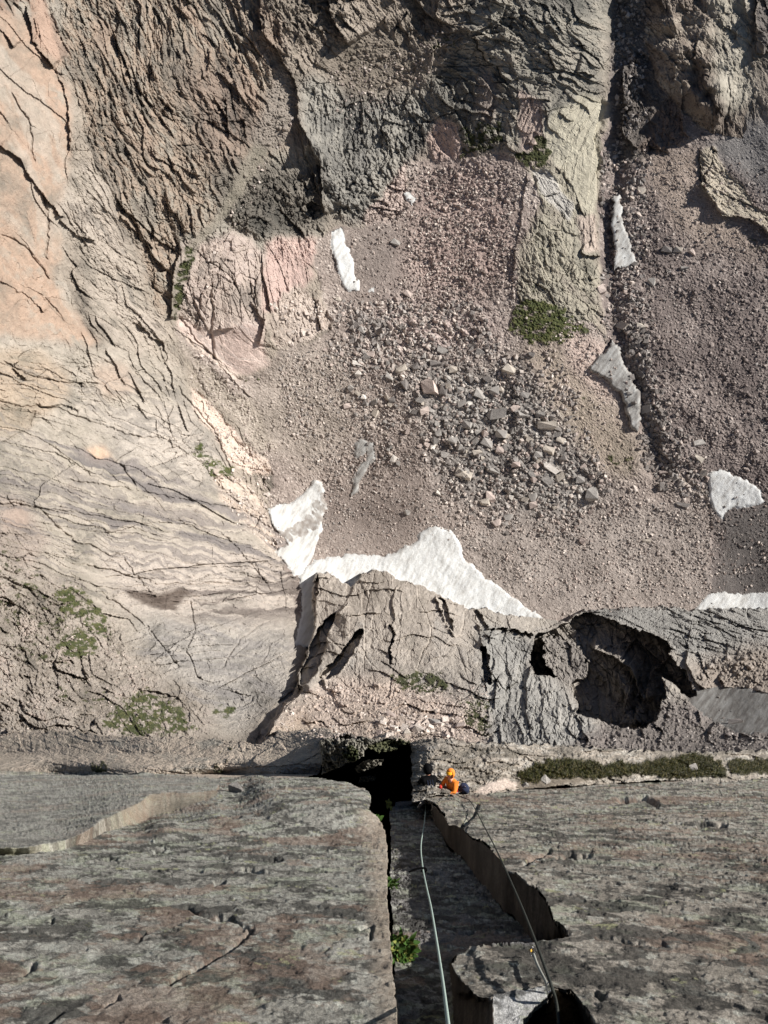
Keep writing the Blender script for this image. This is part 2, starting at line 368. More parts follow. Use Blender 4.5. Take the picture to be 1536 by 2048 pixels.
zone([(560,700),(700,680),(720,860),(640,960),(540,900),(480,820)], 24, 16, [(120,108,95),(157,142,127),(183,166,151)], scree=.9, amp=.8, seed=69)
zone([(640,980),(860,960),(900,1050),(830,1080),(780,1105),(640,1110)], 30, 20, [(120,105,97),(144,127,116),(157,140,129)], scree=.6, amp=.45, seed=70)
zone([(900,1060),(1400,1000),(1410,1210),(1180,1225),(1090,1235),(960,1150)], 16, 10, [(129,116,105),(159,144,133),(181,166,153)], scree=.7, amp=.7, seed=71)
zone([(1440,1020),(1560,1000),(1760,1000),(1760,1215),(1400,1210),(1430,1150)], 16, 12, [(84,77,75),(103,95,90),(118,110,105)], scree=.6, amp=.4, seed=72)
zone([(1500,240),(1760,240),(1760,420),(1540,400),(1400,290)], 14, 10, [(103,99,97),(133,127,123),(151,144,138)], scree=.6, amp=.5, seed=73)
zone([(1290,300),(1400,290),(1440,400),(1536,520),(1400,500),(1290,380)], 20, 16, [(125,105,92),(157,136,118),(179,157,140)], scree=.8, amp=.8, seed=74)
zone([(700,460),(800,450),(800,600),(735,600)], 34, 22, [(120,108,99),(149,133,123)], scree=.6, amp=.6, seed=75)
zone([(345,650),(400,760),(520,900),(560,900),(500,800),(400,720)], 6, 8, [(129,116,101),(164,149,131),(200,183,166)], scree=1.1, amp=1.2, seed=76)
# worn tan ground with turf on the right shoulder
zone([(1040,690),(1120,680),(1210,780),(1290,900),(1280,960),(1200,940),(1100,820)], 16, 12, [(138,123,103),(168,149,127),(192,168,149)], scree=.8, amp=.7, seed=77)
zone([(1120,660),(1200,680),(1240,800),(1200,800),(1150,740)], 12, 8, [(185,157,140),(211,183,166)], scree=.9, amp=.9, seed=78)
# right hand pillar and rib
PIL = zone([(1285,-200),(1290,60),(1303,150),(1340,195),(1375,235),(1440,268),(1488,276),(1505,200),(1508,60),(1515,-200)], 1, 6,
     [(88,76,66),(122,106,92),(148,132,114),(168,154,134)], 82, 40, 18, 1.2, .7, .9, 80)
zone([(1400,-200),(1508,-200),(1500,200),(1470,240),(1430,180),(1430,60)], 10, 8, [(130,120,104),(160,150,130),(176,166,146)], 86, 54, 18, 1.1, .6, .7, 81)
zone([(1512,-200),(1800,-200),(1800,120),(1530,110),(1512,60)], 4, 6, [(90,82,76),(120,110,102)], 80, 44, 20, 1.8, .9, .7, 82)
zone([(1300,230),(1340,190),(1370,240),(1380,280),(1320,310),(1270,300)], 6, 6, [(108,90,78),(142,120,104)], 70, 26, 16, 1.8, .9, .8, 83)
zone([(1400,300),(1425,290),(1450,350),(1500,400),(1536,430),(1600,470),(1590,500),(1500,440),(1440,430),(1400,370)], 3, 8, [(130,118,98),(170,156,132),(188,172,146)], 48, 60, 13, 1.3, .6, .6, 84)
zone([(1250,130),(1290,100),(1310,240),(1280,300),(1240,270)], 8, 8, [(84,76,70),(110,100,92)], 70, 30, 18, 1.8, 1.0, .8, 85)

# ---- banding: dark water streaks and strata following the sweep of the lower left slabs
def streaks(pts, feather, ang, wl, ln, seed, cols, lo=.56, hi=.72, amount=.8, rise=0.0):
    m = pmask(pts, feather, 10); s = bb(m)
    x = U[s] + WX[s] * 14; y = V[s] + WY[s] * 22
    ca, sa = math.cos(R(ang)), math.sin(R(ang))
    a = (x * ca + y * sa) / ln; b = (-x * sa + y * ca) / wl
    n = .5 + .5 * fbm(a, b, 3, seed, .6)
    k = sstep(lo, hi, n) * m[s] * amount
    M = np.zeros(U.shape, f32); M[s] = k
    T = np.zeros(U.shape, f32); T[s] = vnoise(a * 5, b * 3, seed + 3)
    paint(M, cols, T)
    DISP[s] += rise * k * m[s]
streaks([(-100,800),(200,880),(560,1060),(600,1150),(300,1080),(-100,960)], 14, 17, 16, 260, 201, [(104,98,98),(132,122,118)], .52, .66, .85, -.4)
streaks([(-240,720),(340,740),(560,1100),(300,1060),(-240,860)], 14, 26, 5, 300, 231, [(118,110,104),(140,130,120)], .58, .68, .5, -.35)
streaks([(-240,880),(600,1060),(610,1200),(160,1180),(-240,1040)], 14, 14, 4, 300, 232, [(108,100,98),(130,120,114)], .56, .66, .6, -.35)
streaks([(230,1130),(600,1130),(600,1230),(420,1240),(260,1210)], 10, 3, 10, 160, 202, [(96,84,76),(126,114,106)], .5, .64, .9, -.5)
streaks([(250,1180),(400,1185),(340,1225),(262,1205)], 4, 5, 14, 130, 203, [(80,64,54),(104,88,76)], .36, .5, .9, -.6)
streaks([(260,1240),(600,1240),(560,1420),(400,1420),(280,1330)], 14, 12, 9, 120, 204, [(132,126,122),(150,142,136)], .52, .68, .7, -.3)
streaks([(380,640),(520,640),(520,740),(400,730)], 8, 28, 7, 120, 205, [(146,128,120),(206,188,174)], .5, .66, .6, 0)
streaks([(150,400),(330,440),(400,650),(330,700),(200,560)], 10, 60, 9, 90, 206, [(98,92,84),(120,112,102)], .55, .7, .6, -.4)
streaks([(60,-140),(500,-140),(560,300),(380,440),(200,420)], 14, 70, 7, 90, 207, [(84,80,72),(100,94,86)], .56, .68, .55, -.5)
streaks([(60,-140),(560,-140),(560,330),(430,380),(260,300)], 14, 70, 22, 120, 208, [(156,126,102),(166,136,112)], .6, .72, .42, .2)
streaks([(-200,0),(140,0),(150,680),(-200,680)], 10, 62, 40, 140, 209, [(176,166,150),(170,158,140)], .56, .7, .5, 0)
ledges([(-240,690),(120,690),(400,820),(560,1100),(400,1080),(-240,820)], 16, 24, 22, 200, .6, 711)
ledges([(-240,820),(380,1000),(610,1160),(600,1240),(160,1180),(-240,1000)], 16, 15, 13, 260, .55, 712)
ledges([(200,1150),(600,1200),(570,1400),(440,1480),(260,1320)], 14, -12, 15, 170, .6, 713)
ledges([(-240,1080),(100,1150),(300,1400),(300,1480),(-240,1500)], 16, 34, 20, 70, 1.1, 714)
ledges([(140,680),(260,520),(360,760),(460,940),(300,860)], 12, 60, 18, 90, 1.2, 715)
ledges([(60,-200),(520,-200),(620,300),(420,430),(340,640),(200,400)], 12, 70, 17, 80, 1.5, 716)
ledges([(870,-200),(1220,-200),(1200,200),(1060,320),(880,240)], 12, 24, 20, 60, 1.6, 717)
ledges([(560,-200),(960,-200),(860,240),(700,440),(600,300)], 12, 74, 30, 50, 1.8, 718)
ledges([(-240,-40),(140,60),(150,640),(-240,640)], 14, 62, 70, 220, .6, 719)
for ln_ in ([(120,955),(300,985),(480,1022),(560,1062)], [(-40,1000),(200,1032),(330,1060)], [(240,925),(252,950),(275,980)], [(130,1120),(330,1168),(480,1170),(600,1158)], [(300,560),(360,640),(430,720)], [(-20,800),(120,820),(250,870),(330,880)],
            [(70,1010),(160,1090),(250,1120),(300,1190)], [(350,770),(420,850),(470,960)], [(200,1180),(300,1260),(360,1340)], [(380,1200),(390,1260),(370,1300),(400,1360)], [(0,720),(80,760),(200,770)], [(440,1060),(500,1130),(540,1180)],
            [(20,180),(60,240),(70,330)], [(0,470),(60,500),(100,560)], [(80,380),(100,440),(95,520)], [(540,1240),(480,1270),(440,1340)], [(-60,1130),(60,1180),(110,1260)]):
    groove(ln_, 1.1, 2.0)
# a strip of rubble that climbs between the two walls at upper left
zone([(330,640),(352,560),(372,490),(440,420),(500,290),(560,260),(570,275),(520,330),(470,420),(400,480),(372,560),(352,640)], 5, 6, [(104,98,82),(132,122,104),(152,140,122)], scree=.9, amp=1.0, seed=95)
zone([(500,290),(560,130),(580,140),(600,240),(560,300)], 8, 8, [(129,118,105),(162,146,131)], scree=1.1, amp=1.4, seed=96)
zone([(700,60),(820,90),(900,80),(820,180),(700,200),(640,150)], 16, 12, [(112,101,86),(142,127,110)], scree=1.2, amp=1.3, seed=97)

# ---- big relief: steps that throw the long shadows, and gullies
step([(515,-60),(525,60),(590,160),(600,250),(640,330),(650,430)], 4.5, 120)
step([(640,-60),(660,20),(700,90)], 6, 120)
step([(590,240),(620,330),(655,430)], 4, 60)
step([(50,10),(70,80),(105,135)], 3, 60); step([(110,130),(130,200),(140,300)], 1.6, 40)
step([(0,290),(40,320),(80,385),(130,440)], 2.5, 60); step([(-60,40),(0,60),(30,95)], 2, 50)
step([(240,430),(265,465),(310,500)], 2.5, 40); step([(118,440),(150,470),(190,480)], 2.0, 40)
step([(275,640),(300,675),(325,690)], 2.5, 30); step([(0,560),(50,590),(90,630)], 1.2, 30); step([(25,735),(45,750),(55,757)], 2.5, 26)
step([(860,180),(870,100),(1000,40),(1040,-60)], 2.2, 60); step([(1150,140),(1190,150),(1228,100),(1232,60)], 4, 50)
step([(975,-60),(985,60),(1040,160),(1035,240)], 1.0, 40); step([(1080,200),(1088,290)], .8, 30)
step([(360,480),(345,560),(340,640)], 3.5, 50); step([(500,600),(525,640),(520,690)], 2, 40)
step([(425,660),(460,655),(465,655)], 1.5, 20); groove([(424,560),(426,640),(424,690),(426,720)], 1.2, 3)
step([(75,815),(110,812),(145,812),(160,825)], 1.6, 18)
groove([(0,890),(60,850),(68,820)], 1.0, 3); groove([(240,925),(250,945)], .8, 3)
step([(1060,340),(1045,420),(1030,520),(1025,600)], 1.0, 60)
step([(1200,200),(1190,300),(1195,430)], -3, 50)
step([(1160,500),(1180,510),(1200,510)], 3, 26)
step([(1285,-160),(1290,60),(1305,160),(1345,200),(1390,250),(1440,268)], 13, 260, PIL, 60)
step([(1510,-160),(1512,60),(1515,105),(1530,108)], 4, 120)
step([(1400,50),(1390,120),(1420,190),(1450,240)], 1.5, 60)
step([(1400,290),(1405,370),(1440,430),(1500,440),(1560,480)], 3, 40)
step([(1250,130),(1245,270),(1280,300)], 4, 50)
groove([(1225,-100),(1238,300),(1215,500),(1240,700),(1300,860),(1330,960)], 4, 22)
step([(345,655),(420,705),(505,800)], .9, 20); step([(385,770),(470,890),(545,955)], -1.6, 30)

# ---- turf
GRASS = np.zeros(U.shape, f32)
def turf(pts, feather=6, warp=12, dens=.5, seed=1, dark=1.0):
    m = pmask(pts, feather, warp, 6); s = bb(m)
    n = .5 + .5 * fbm(U[s] / 13, V[s] / 8, 5, 300 + seed, .78)
    k = sstep(1 - dens - .0, 1 - dens + .12, n * (.35 + .65 * m[s]) - .22 * sstep(.55, .8, vnoise(U[s] / 9, V[s] / 6, 311 + seed))) * (m[s] > .05)
    M = np.zeros(U.shape, f32); M[s] = k
    T = np.zeros(U.shape, f32); T[s] = vnoise(U[s] / 3, V[s] / 3, seed) * .7 + n * .3
    paint(M * .92, [tuple(c * dark for c in k_) for k_ in ((52,60,30),(74,84,40),(112,108,66))], T, 1.0, .95)
    DISP[s] = DISP[s] * (1 - k * .6) + k * (vnoise(U[s] / 2.6, V[s] / 2.6, seed + 4) * .5)
    np.maximum(GRASS, M, out=GRASS)
turf([(1018,620),(1045,590),(1100,600),(1150,640),(1200,660),(1180,620),(1195,650),(1120,690),(1060,690),(1020,660)], 6, 8, .72, 1)
turf([(345,640),(350,560),(375,490),(390,500),(372,570),(360,640)], 3, 5, .66, 2, .8)
turf([(915,250),(1000,240),(1010,300),(950,310),(915,330)], 4, 6, .62, 3, .7)
turf([(1020,310),(1060,300),(1090,260),(1095,310),(1100,335),(1060,335)], 3, 4, .74, 4, .8)
turf([(830,110),(900,60),(930,70),(880,120)], 8, 8, .55, 5, .85)
turf([(385,880),(430,930),(470,940),(470,960),(420,955),(390,920)], 4, 8, .66, 6)
turf([(100,1180),(150,1160),(190,1180),(230,1290),(280,1320),(240,1310),(190,1260),(120,1230)], 8, 10, .66, 7)
turf([(110,1300),(150,1250),(190,1270),(190,1310),(130,1320)], 5, 8, .72, 8)
turf([(190,1440),(240,1400),(300,1370),(360,1410),(400,1470),(300,1475),(220,1460)], 8, 12, .68, 9)
turf([(-60,1060),(60,1070),(120,1160),(200,1300),(160,1360),(40,1330),(-60,1250)], 24, 16, .46, 10, .9)
turf([(30,1330),(200,1330),(300,1440),(100,1420)], 20, 16, .46, 17, .9)
turf([(410,1410),(470,1405),(470,1430),(420,1430)], 5, 6, .6, 11)
turf([(1130,750),(1170,770),(1190,830),(1160,800)], 8, 8, .55, 12, .85)
turf([(1200,900),(1270,910),(1290,960),(1250,960)], 8, 8, .55, 13, .85)
turf([(440,730),(520,730),(560,790),(500,790)], 14, 8, .42, 14, .8)
turf([(1040,440),(1100,440),(1100,640),(1050,620)], 20, 10, .46, 15, .8)
turf([(1470,430),(1536,450),(1560,560),(1480,520)], 20, 10, .44, 16, .8)

# far layer ends here: remember which part is what
rr = lambda m, i, t=.5: REG.__setitem__(m > t, i)
REG[:] = 1; reg(1, 'cirque_wall')
rr(pmask([(-240,-200),(60,-200),(140,180),(210,330),(270,520),(330,640),(400,820),(440,960),(560,1110),(620,1180),(600,1300),(540,1480),(500,1700),(-240,1700)], 0, 10), 2); reg(2, 'slab_wall')
rr(np.maximum(SC1, SC2), 3); reg(3, 'scree_slope')
rr(PIL, 4); reg(4, 'rock_pillar')
rr(pmask([(1400,300),(1425,290),(1450,350),(1500,400),(1536,430),(1600,470),(1590,500),(1500,440),(1440,430),(1400,370)], 0, 8), 5); reg(5, 'rock_rib')
rr(pmask([(1060,340),(1120,340),(1200,450),(1190,520),(1200,600),(1190,650),(1110,640),(1040,600),(1030,510),(1090,420)], 0, 10), 6); reg(6, 'rock_outcrop')

# ------------------------------------------------------------------ snow
SNOW = []
def snow(pts, name_label, th=.8, warp=2.5, dirt=.0, tint=1.0, feather=0, hole=None):
    m = pmask(pts, 0, warp, 3.2)
    if hole is not None:
        hm = pmask(hole, 5, 5, 4); s = bb(hm)
        n = .5 + .5 * fbm((U[s] + V[s]) / 30, (U[s] - V[s]) / 9, 3, 411, .6)
        cut = np.zeros(U.shape, f32); cut[s] = (hm[s] * 1.25 * n > .42)
        m_dirt = cut
    if m.max() <= 0: return
    s = bb(m); soft = box(m, 3)
    rip = fbm(U[s] / 3 + V[s] / 9, V[s] / 14, 3, 400 + len(SNOW), .6)
    h = th * sstep(.3, 1.0, soft[s]) + rip * .10 + fbm(U[s] / 26, V[s] / 26, 3, 420) * .5
    DISP[s] = np.where(m[s] > .5, h, DISP[s])
    T = np.zeros(U.shape, f32); T[s] = np.clip(.5 + .5 * fbm(U[s] / 5 + V[s] / 8, V[s] / 16, 4, 430 + len(SNOW), .65) + dirt, 0, 1)
    paint((m > .5).astype(f32), [(232 * tint, 234 * tint, 232 * tint), (222 * tint, 222 * tint, 218 * tint), (196 * tint, 192 * tint, 184 * tint), (150 * tint, 142 * tint, 134 * tint)], np.clip(T * 1.15 - .12, 0, 1), .80)
    if hole is not None: paint(m_dirt * (m > .5) * (.55 + .45 * vnoise(U / 5, V / 5, 12)), [(120,108,98),(150,138,126)], vnoise(U / 8, V / 8, 13))
    i = 20 + len(SNOW); REG[m > .5] = i; reg(i, 'snow_patch'); GRASS[m > .5] = 0
    SNOW.append(name_label)
snow([(665,462),(685,455),(700,500),(712,545),(720,580),(695,586),(678,540),(663,500)], 'tall narrow snow strip under the dark cliff at the head of the scree', .7, 2, -.1)
snow([(737,576),(750,574),(747,583),(738,585)], 'tiny snow scrap just right of the tall narrow strip', .4, 1)
snow([(808,387),(820,382),(832,400),(824,410),(812,402)], 'small white snow patch at the foot of the pink rocks', .5, 1)
snow([(535,1017),(580,1005),(610,982),(628,962),(645,968),(652,1010),(645,1050),(632,1090),(626,1118),(600,1152),(590,1152),(575,1130),(548,1105),(575,1085),(555,1060),(540,1040)],
     'forked snow patch with a dirty band against the pale slabs', .9, 2, 0, hole=[(545,1065),(600,1040),(640,985),(660,990),(650,1040),(600,1075),(560,1095)])
snow([(626,1122),(700,1108),(770,1113),(830,1085),(846,1062),(870,1052),(905,1062),(920,1090),(928,1120),(960,1145),(1000,1175),(1040,1205),(1095,1240),(1000,1300),(900,1300),(800,1250),(700,1250),(640,1300),(590,1290),(605,1200),(598,1155)],
     'biggest white snowfield, curving round the top of the buttress', 1.0, 3, -.12)
snow([(1228,392),(1238,390),(1245,440),(1258,490),(1273,525),(1245,535),(1226,546),(1230,500),(1222,450)], 'thin pointed snow strip in the upper part of the gully', .8, 3, .1, .93)
snow([(1178,735),(1225,685),(1240,695),(1250,730),(1266,765),(1280,790),(1283,830),(1277,864),(1262,858),(1255,820),(1235,780),(1205,755),(1180,742)], 'grey snow tongue with a wide top in the lower gully', 1.6, 3, .28, .88)
snow([(1416,945),(1440,940),(1470,955),(1510,975),(1532,1005),(1500,1015),(1460,1018),(1445,1040),(1430,1020),(1420,985)], 'fan shaped snow patch near the right edge of the scree', .7, 4, -.05)
snow([(1385,1222),(1412,1192),(1450,1186),(1500,1190),(1560,1183),(1740,1180),(1740,1300),(1385,1300)], 'snow strip behind the grey slab at the right edge', .7, 5, -.05)
snow([(705,885),(722,875),(748,880),(745,925),(728,950),(718,985),(703,992),(715,945),(730,900),(710,920)], 'small broken strip of dirty ice in the lower scree', .5, 6, .25, .9)

# ------------------------------------------------------------------ buttress below the climbers (nearer sheet of rock)
BUT = [(500,1700),(515,1490),(522,1460),(548,1440),(560,1410),(585,1385),(600,1340),(618,1290),(632,1240),(622,1200),(626,1165),(634,1146),(660,1150),(690,1168),(712,1170),(722,1150),(745,1140),
       (775,1143),(800,1162),(850,1172),(880,1190),(905,1200),(940,1216),(970,1214),(1000,1226),(1040,1233),(1090,1236),(1128,1243),(1150,1226),(1190,1217),(1300,1213),(1420,1219),(1536,1217),(1800,1213),(1800,1700)]
B = pmask(BUT, 0, 3, 3) > .5
D[B] = Dmid[B]; DISP[B] = 0; GRASS[B] = 0
Bf = B.astype(f32)
mz = lambda pts, fe, wa, cols, *a, **k: zone(None, 0, 0, cols, *a, mask=pmask(pts, fe, wa) * Bf, **k)
zone(None, 0, 0, PALEG, 84, 90, 40, 1.2, .6, 1.6, 110, mask=Bf)
mz([(600,1130),(900,1130),(960,1230),(900,1330),(640,1330)], 20, 12, [(140,130,116),(166,152,136),(182,168,152),(156,148,138)], 98, 90, 40, 1.1, .6, 1.5, 111)
mz([(960,1250),(1060,1270),(1140,1400),(1240,1500),(960,1500)], 10, 10, [(124,120,114),(152,148,140),(166,160,150)], 80, 60, 26, 1.7, 1.2, 1.4, 112)
mz([(580,1400),(640,1360),(800,1350),(960,1440),(960,1500),(520,1500)], 16, 12, [(151,133,116),(190,166,146),(211,185,166)], scree=1.1, amp=1.6, seed=113)
mz([(480,1480),(620,1430),(660,1490),(640,1560),(480,1560)], 8, 10, [(150,136,116),(182,160,136),(190,160,132)], 40, 60, 20, .9, .6, .6, 114)
mz([(1130,1205),(1540,1200),(1800,1200),(1800,1420),(1480,1380),(1380,1310),(1250,1280)], 6, 8, [(120,116,110),(150,146,138),(160,152,142)], 12, 110, 14, 1.6, .9, 1.2, 115)
mz([(1380,1330),(1500,1290),(1800,1300),(1800,1400),(1400,1420)], 16, 12, [(108,95,84),(144,129,114),(162,146,131)], scree=1.4, amp=2.2, seed=116)
mz([(1240,1400),(1400,1400),(1800,1440),(1800,1520),(1100,1520),(1180,1470)], 12, 12, [(90,82,77),(120,110,103),(140,127,120)], scree=1.5, amp=2.2, seed=117)
PITM = [(1072,1268),(1104,1256),(1136,1246),(1142,1234),(1181,1222),(1240,1246),(1290,1262),(1335,1283),(1348,1300),(1336,1306),(1372,1342),(1394,1394),(1376,1396),(1340,1362),(1324,1350),(1332,1380),(1312,1440),(1290,1456),
        (1250,1460),(1200,1442),(1152,1428),(1154,1400),(1147,1385),(1138,1352),(1085,1350),(1074,1345),(1060,1322),(1062,1290)]
LIP = [(1394,1394),(1372,1342),(1338,1304),(1335,1283),(1290,1262),(1240,1246),(1181,1222)]
mz(PITM, 5, 8, [(128,120,110),(150,140,128),(166,156,144)], 62, 70, 30, 2.0, .8, .9, 118)  # hollow's rock colour raised to stand in for bounced light
mz([(1075,1270),(1120,1262),(1180,1310),(1175,1350),(1140,1370),(1085,1330)], 5, 6, [(120,112,104),(152,142,131)], 56, 34, 16, 2.2, .9, .8, 119)
# the hollow under the overhanging slab
pm = pmask(PITM, 0, 3) * Bf
dl_, _, _ = segdist(LIP, (slice(0, NV), slice(0, NU)))
hol = pm > .5
D[hol] = (Dmid + 7 + np.maximum(0, 211 - Dmid) * .58 + 5 * np.clip(dl_ / 190, 0, 1.2))[hol]
DISP[hol] -= (1.8 * fbm((U * .5 + V * .86) / 120, (U * .86 - V * .5) / 26, 3, 119) + 0 * U)[hol]
groove([(1110,1330),(1180,1360),(1230,1400),(1340,1440)], 3, 26, Bf); step([(1180,1290),(1260,1330),(1290,1400),(1260,1450)], 5, 60, Bf)
ledges([(600,1130),(1000,1200),(1000,1480),(560,1480)], 10, 6, 22, 110, 1.6, 701, Bf)
ledges([(960,1250),(1100,1290),(1240,1500),(960,1500)], 10, 84, 26, 70, 2.2, 702, Bf)
ledges([(1130,1205),(1800,1195),(1800,1330),(1400,1320),(1200,1260)], 8, 14, 16, 160, 1.0, 703, Bf)
ledges([(1240,1290),(1500,1290),(1500,1480),(1240,1480)], 16, 60, 30, 70, 2.6, 704, Bf)
m_ = pmask([(1085,1272),(1118,1265),(1175,1315),(1170,1350),(1135,1368),(1095,1330)], 0, 6, 6) * Bf; D = np.where(m_ > .02, D * (1 - m_) + np.minimum(D, Dmid + 1) * m_, D).astype(f32)
for pts, dd in (([(676,1222),(664,1246),(652,1262),(650,1290),(640,1318),(628,1345),(612,1362),(596,1366),(604,1340),(618,1310),(626,1280),(640,1258),(652,1242)], 10),
                ([(722,1256),(725,1268),(708,1300),(690,1322),(668,1350),(640,1354),(648,1338),(672,1318),(690,1296),(706,1270)], 9),
                ([(625,1166),(640,1150),(632,1190),(618,1230),(600,1262),(590,1290),(572,1312),(570,1300),(590,1268),(612,1226),(618,1200)], 6),
                ([(962,1300),(972,1296),(976,1330),(982,1368),(972,1366),(960,1330)], 8), ([(948,1215),(962,1228),(976,1256),(1010,1258),(1050,1262),(1062,1272),(1020,1272),(970,1270),(952,1240)], 5),
                ([(880,1192),(892,1200),(900,1230),(908,1262),(898,1262),(888,1225)], 5), ([(780,1250),(786,1250),(786,1330),(780,1330)], 4)):
    k = box(pmask(pts, 0, 4, 4), 3 if dd > 8 else 0) * Bf > (.24 if dd > 8 else .5)
    D[k] += dd
CLEFT = box(pmask([(606,1372),(592,1386),(566,1412),(552,1440),(524,1482),(516,1476),(524,1440),(546,1420),(562,1400),(590,1368)], 0, 4, 4), 3) > .24
D[CLEFT] = Dmid[CLEFT] + 8
# ribs of the buttress and their dark left flanks
step([(625,1160),(634,1240),(620,1290),(600,1345),(575,1400),(530,1470)], 4.0, 70, Bf)
step([(700,1200),(655,1240),(640,1262),(635,1300),(612,1330),(590,1370)], 5.5, 80, Bf)
step([(722,1262),(700,1290),(660,1340),(640,1352)], 5.0, 50, Bf)
step([(722,1150),(705,1180),(690,1205),(672,1225)], 1.6, 40, Bf)
step([(795,1165),(785,1240),(782,1330)], 1.6, 40, Bf); step([(870,1190),(890,1240),(905,1280)], 2.6, 30, Bf)
step([(945,1215),(955,1250),(965,1290),(978,1365)], 4.2, 36, Bf)
step([(945,1220),(975,1270),(1060,1275)], -1.2, 30, Bf); step([(1060,1268),(1020,1275),(980,1262),(945,1225)], 1.5, 18, Bf)
step([(1135,1240),(1060,1262),(1030,1258),(980,1262)], 1.8, 24, Bf)
step([(810,1165),(800,1280),(780,1400)], .6, 30, Bf); step([(610,1360),(580,1410),(520,1480)], 1.6, 40, Bf)
step([(1010,1290),(1020,1400),(1010,1470)], .8, 24, Bf); step([(1060,1300),(1090,1380),(1120,1460)], .9, 30, Bf)
def turfb(pts, *a): 
    k0 = GRASS.copy(); turf(pts, *a)
turf([(790,1330),(880,1335),(905,1380),(840,1390),(780,1360)], 5, 8, .66, 20, .85)
turf([(930,1390),(975,1385),(985,1440),(975,1480),(930,1450)], 5, 8, .66, 21, .85)
turf([(860,1380),(930,1380),(960,1430),(900,1430)], 14, 8, .5, 22, .85)
turf([(640,1340),(760,1330),(800,1380),(640,1380)], 16, 10, .42, 23, .8)
rr(Bf, 10); reg(10, 'rock_buttress')
snow([(1370,1402),(1400,1384),(1450,1376),(1500,1378),(1560,1396),(1600,1470),(1480,1470),(1440,1452),(1395,1420)], 'smooth grey old snow lying below the shaded hollow at the right', .8, 6, .3, .72)

# strip of pale rock between the far slabs and the near wall, lower left
STR = [(-240,1478),(0,1462),(200,1470),(380,1478),(520,1484),(560,1462),(640,1455),(700,1470),(820,1478),(820,1700),(-240,1700)]
S_ = (pmask(STR, 0, 5) > .5)
Vc = np.maximum(V, 1549)
def LIFT(u, v): return sstep(1700, 1575, v) * np.where(u < 446, .2 * sstep(250, 446, u), .2 + .07 * sstep(446, 570, u))
TL = .07 + .13 * sstep(90, 300, U)
Plt = np.where(U < 446, plane(U, Vc, TL), plane(U, Vc, LIFT(U, Vc)))
Dst = tps([(0,1470,27.5),(300,1480,22.6),(550,1480,21.2),(640,1480,19.6),(800,1480,18),(0,1550,26),(300,1555,21.5),(500,1556,19.2),(620,1560,18),(800,1560,16),(-200,1480,28.5),(-200,1560,27),(300,1700,15),(1000,1500,18),(0,2200,8)], U, V, 1.35)
wst = sstep(1505, 1548, V)
Dst = Dst * (1 - wst) + (Plt + .3) * wst
D[S_] = Dst[S_]; DISP[S_] = 0; GRASS[S_] = 0; Sf = S_.astype(f32)
zone(None, 0, 0, [(146,134,116),(178,160,138),(190,168,144),(160,150,134)], 8, 120, 12, .07, .05, .12, 130, mask=Sf)
turf([(180,1528),(205,1520),(230,1545),(190,1545)], 3, 4, .7, 30, .8); turf([(420,1545),(440,1510),(470,1495),(440,1550)], 3, 3, .6, 31, .7)
DISP[S_ & (GRASS > .1)] *= .3
step([(560,1480),(520,1510),(490,1560)], .25, 40, Sf); step([(650,1470),(600,1495),(560,1530),(540,1560)], .3, 40, Sf)
REG[S_] = 11; reg(11, 'rock_terrace')

# ------------------------------------------------------------------ ledge with the climbers
LG = [(822,1486),(845,1479),(900,1478),(960,1484),(1010,1489),(1100,1490),(1200,1497),(1300,1501),(1400,1504),(1536,1501),(1800,1497),(1800,1720),(825,1720)]
G_ = pmask(LG, 0, 3, 3) > .5
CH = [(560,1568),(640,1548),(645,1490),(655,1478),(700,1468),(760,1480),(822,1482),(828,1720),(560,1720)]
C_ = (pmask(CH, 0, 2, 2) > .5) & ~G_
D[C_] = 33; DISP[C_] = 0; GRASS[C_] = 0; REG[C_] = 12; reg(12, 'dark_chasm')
# broken shelves on the chasm's left side
for pts, dd, gr in (([(640,1480),(655,1476),(690,1478),(692,1530),(645,1552)], 17.3, 0), ([(690,1478),(730,1474),(770,1482),(740,1490),(728,1512),(712,1524),(690,1528)], 17.2, 0),
                    ([(712,1532),(735,1515),(770,1520),(765,1530),(715,1545)], 17.8, 0), ([(716,1552),(750,1552),(748,1562),(716,1568)], 18.1, 0), ([(735,1490),(800,1480),(822,1484),(800,1494),(790,1505),(760,1508)], 17.2, 1)):
    k = pmask(pts, 0, 3, 2) > .5
    D[k] = dd * 1.35; kf = k.astype(f32)
    zone(None, 0, 0, [(84,88,52),(110,108,74)] if gr else [(110,104,92),(146,140,124)], 70, 26, 12, .25, .1, .4, 140, mask=kf)
    REG[k] = 13
reg(13, 'rock_shelf')
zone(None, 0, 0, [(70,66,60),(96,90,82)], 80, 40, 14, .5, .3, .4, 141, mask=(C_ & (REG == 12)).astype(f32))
turf([(690,1494),(716,1494),(718,1518),(692,1524)], 2, 2, .8, 32, .9)
D[G_] = Dled[G_]; DISP[G_] = 0; GRASS[G_] = 0; Gf = G_.astype(f32)
zone(None, 0, 0, [(104,96,84),(138,127,111),(158,144,127),(176,166,150)], 6, 70, 12, .11, .05, .5, 142, jit=.9, mask=Gf)
paint(Gf * sstep(.52, .62, .5 + .5 * fbm(U / 30, V / 7, 5, 148, .7)) * .55, [(92,86,76),(112,104,92)], vnoise(U / 3, V / 2, 149))
paint(Gf * sstep(.6, .68, .5 + .5 * fbm(U / 16, V / 6, 5, 150, .7)) * .5, [(192,184,170)])
ledges([(820,1480),(1800,1490),(1800,1600),(820,1600)], 2, 5, 13, 80, .16, 151, Gf)
DISP[G_] += (fbm(U[G_] / 50, V[G_] / 16, 4, 143) * .22).astype(f32)
step([(940,1592),(985,1560),(1020,1530),(1050,1520)], -.12, 40, Gf); groove([(940,1580),(946,1558),(985,1545)], .10, 3, Gf)
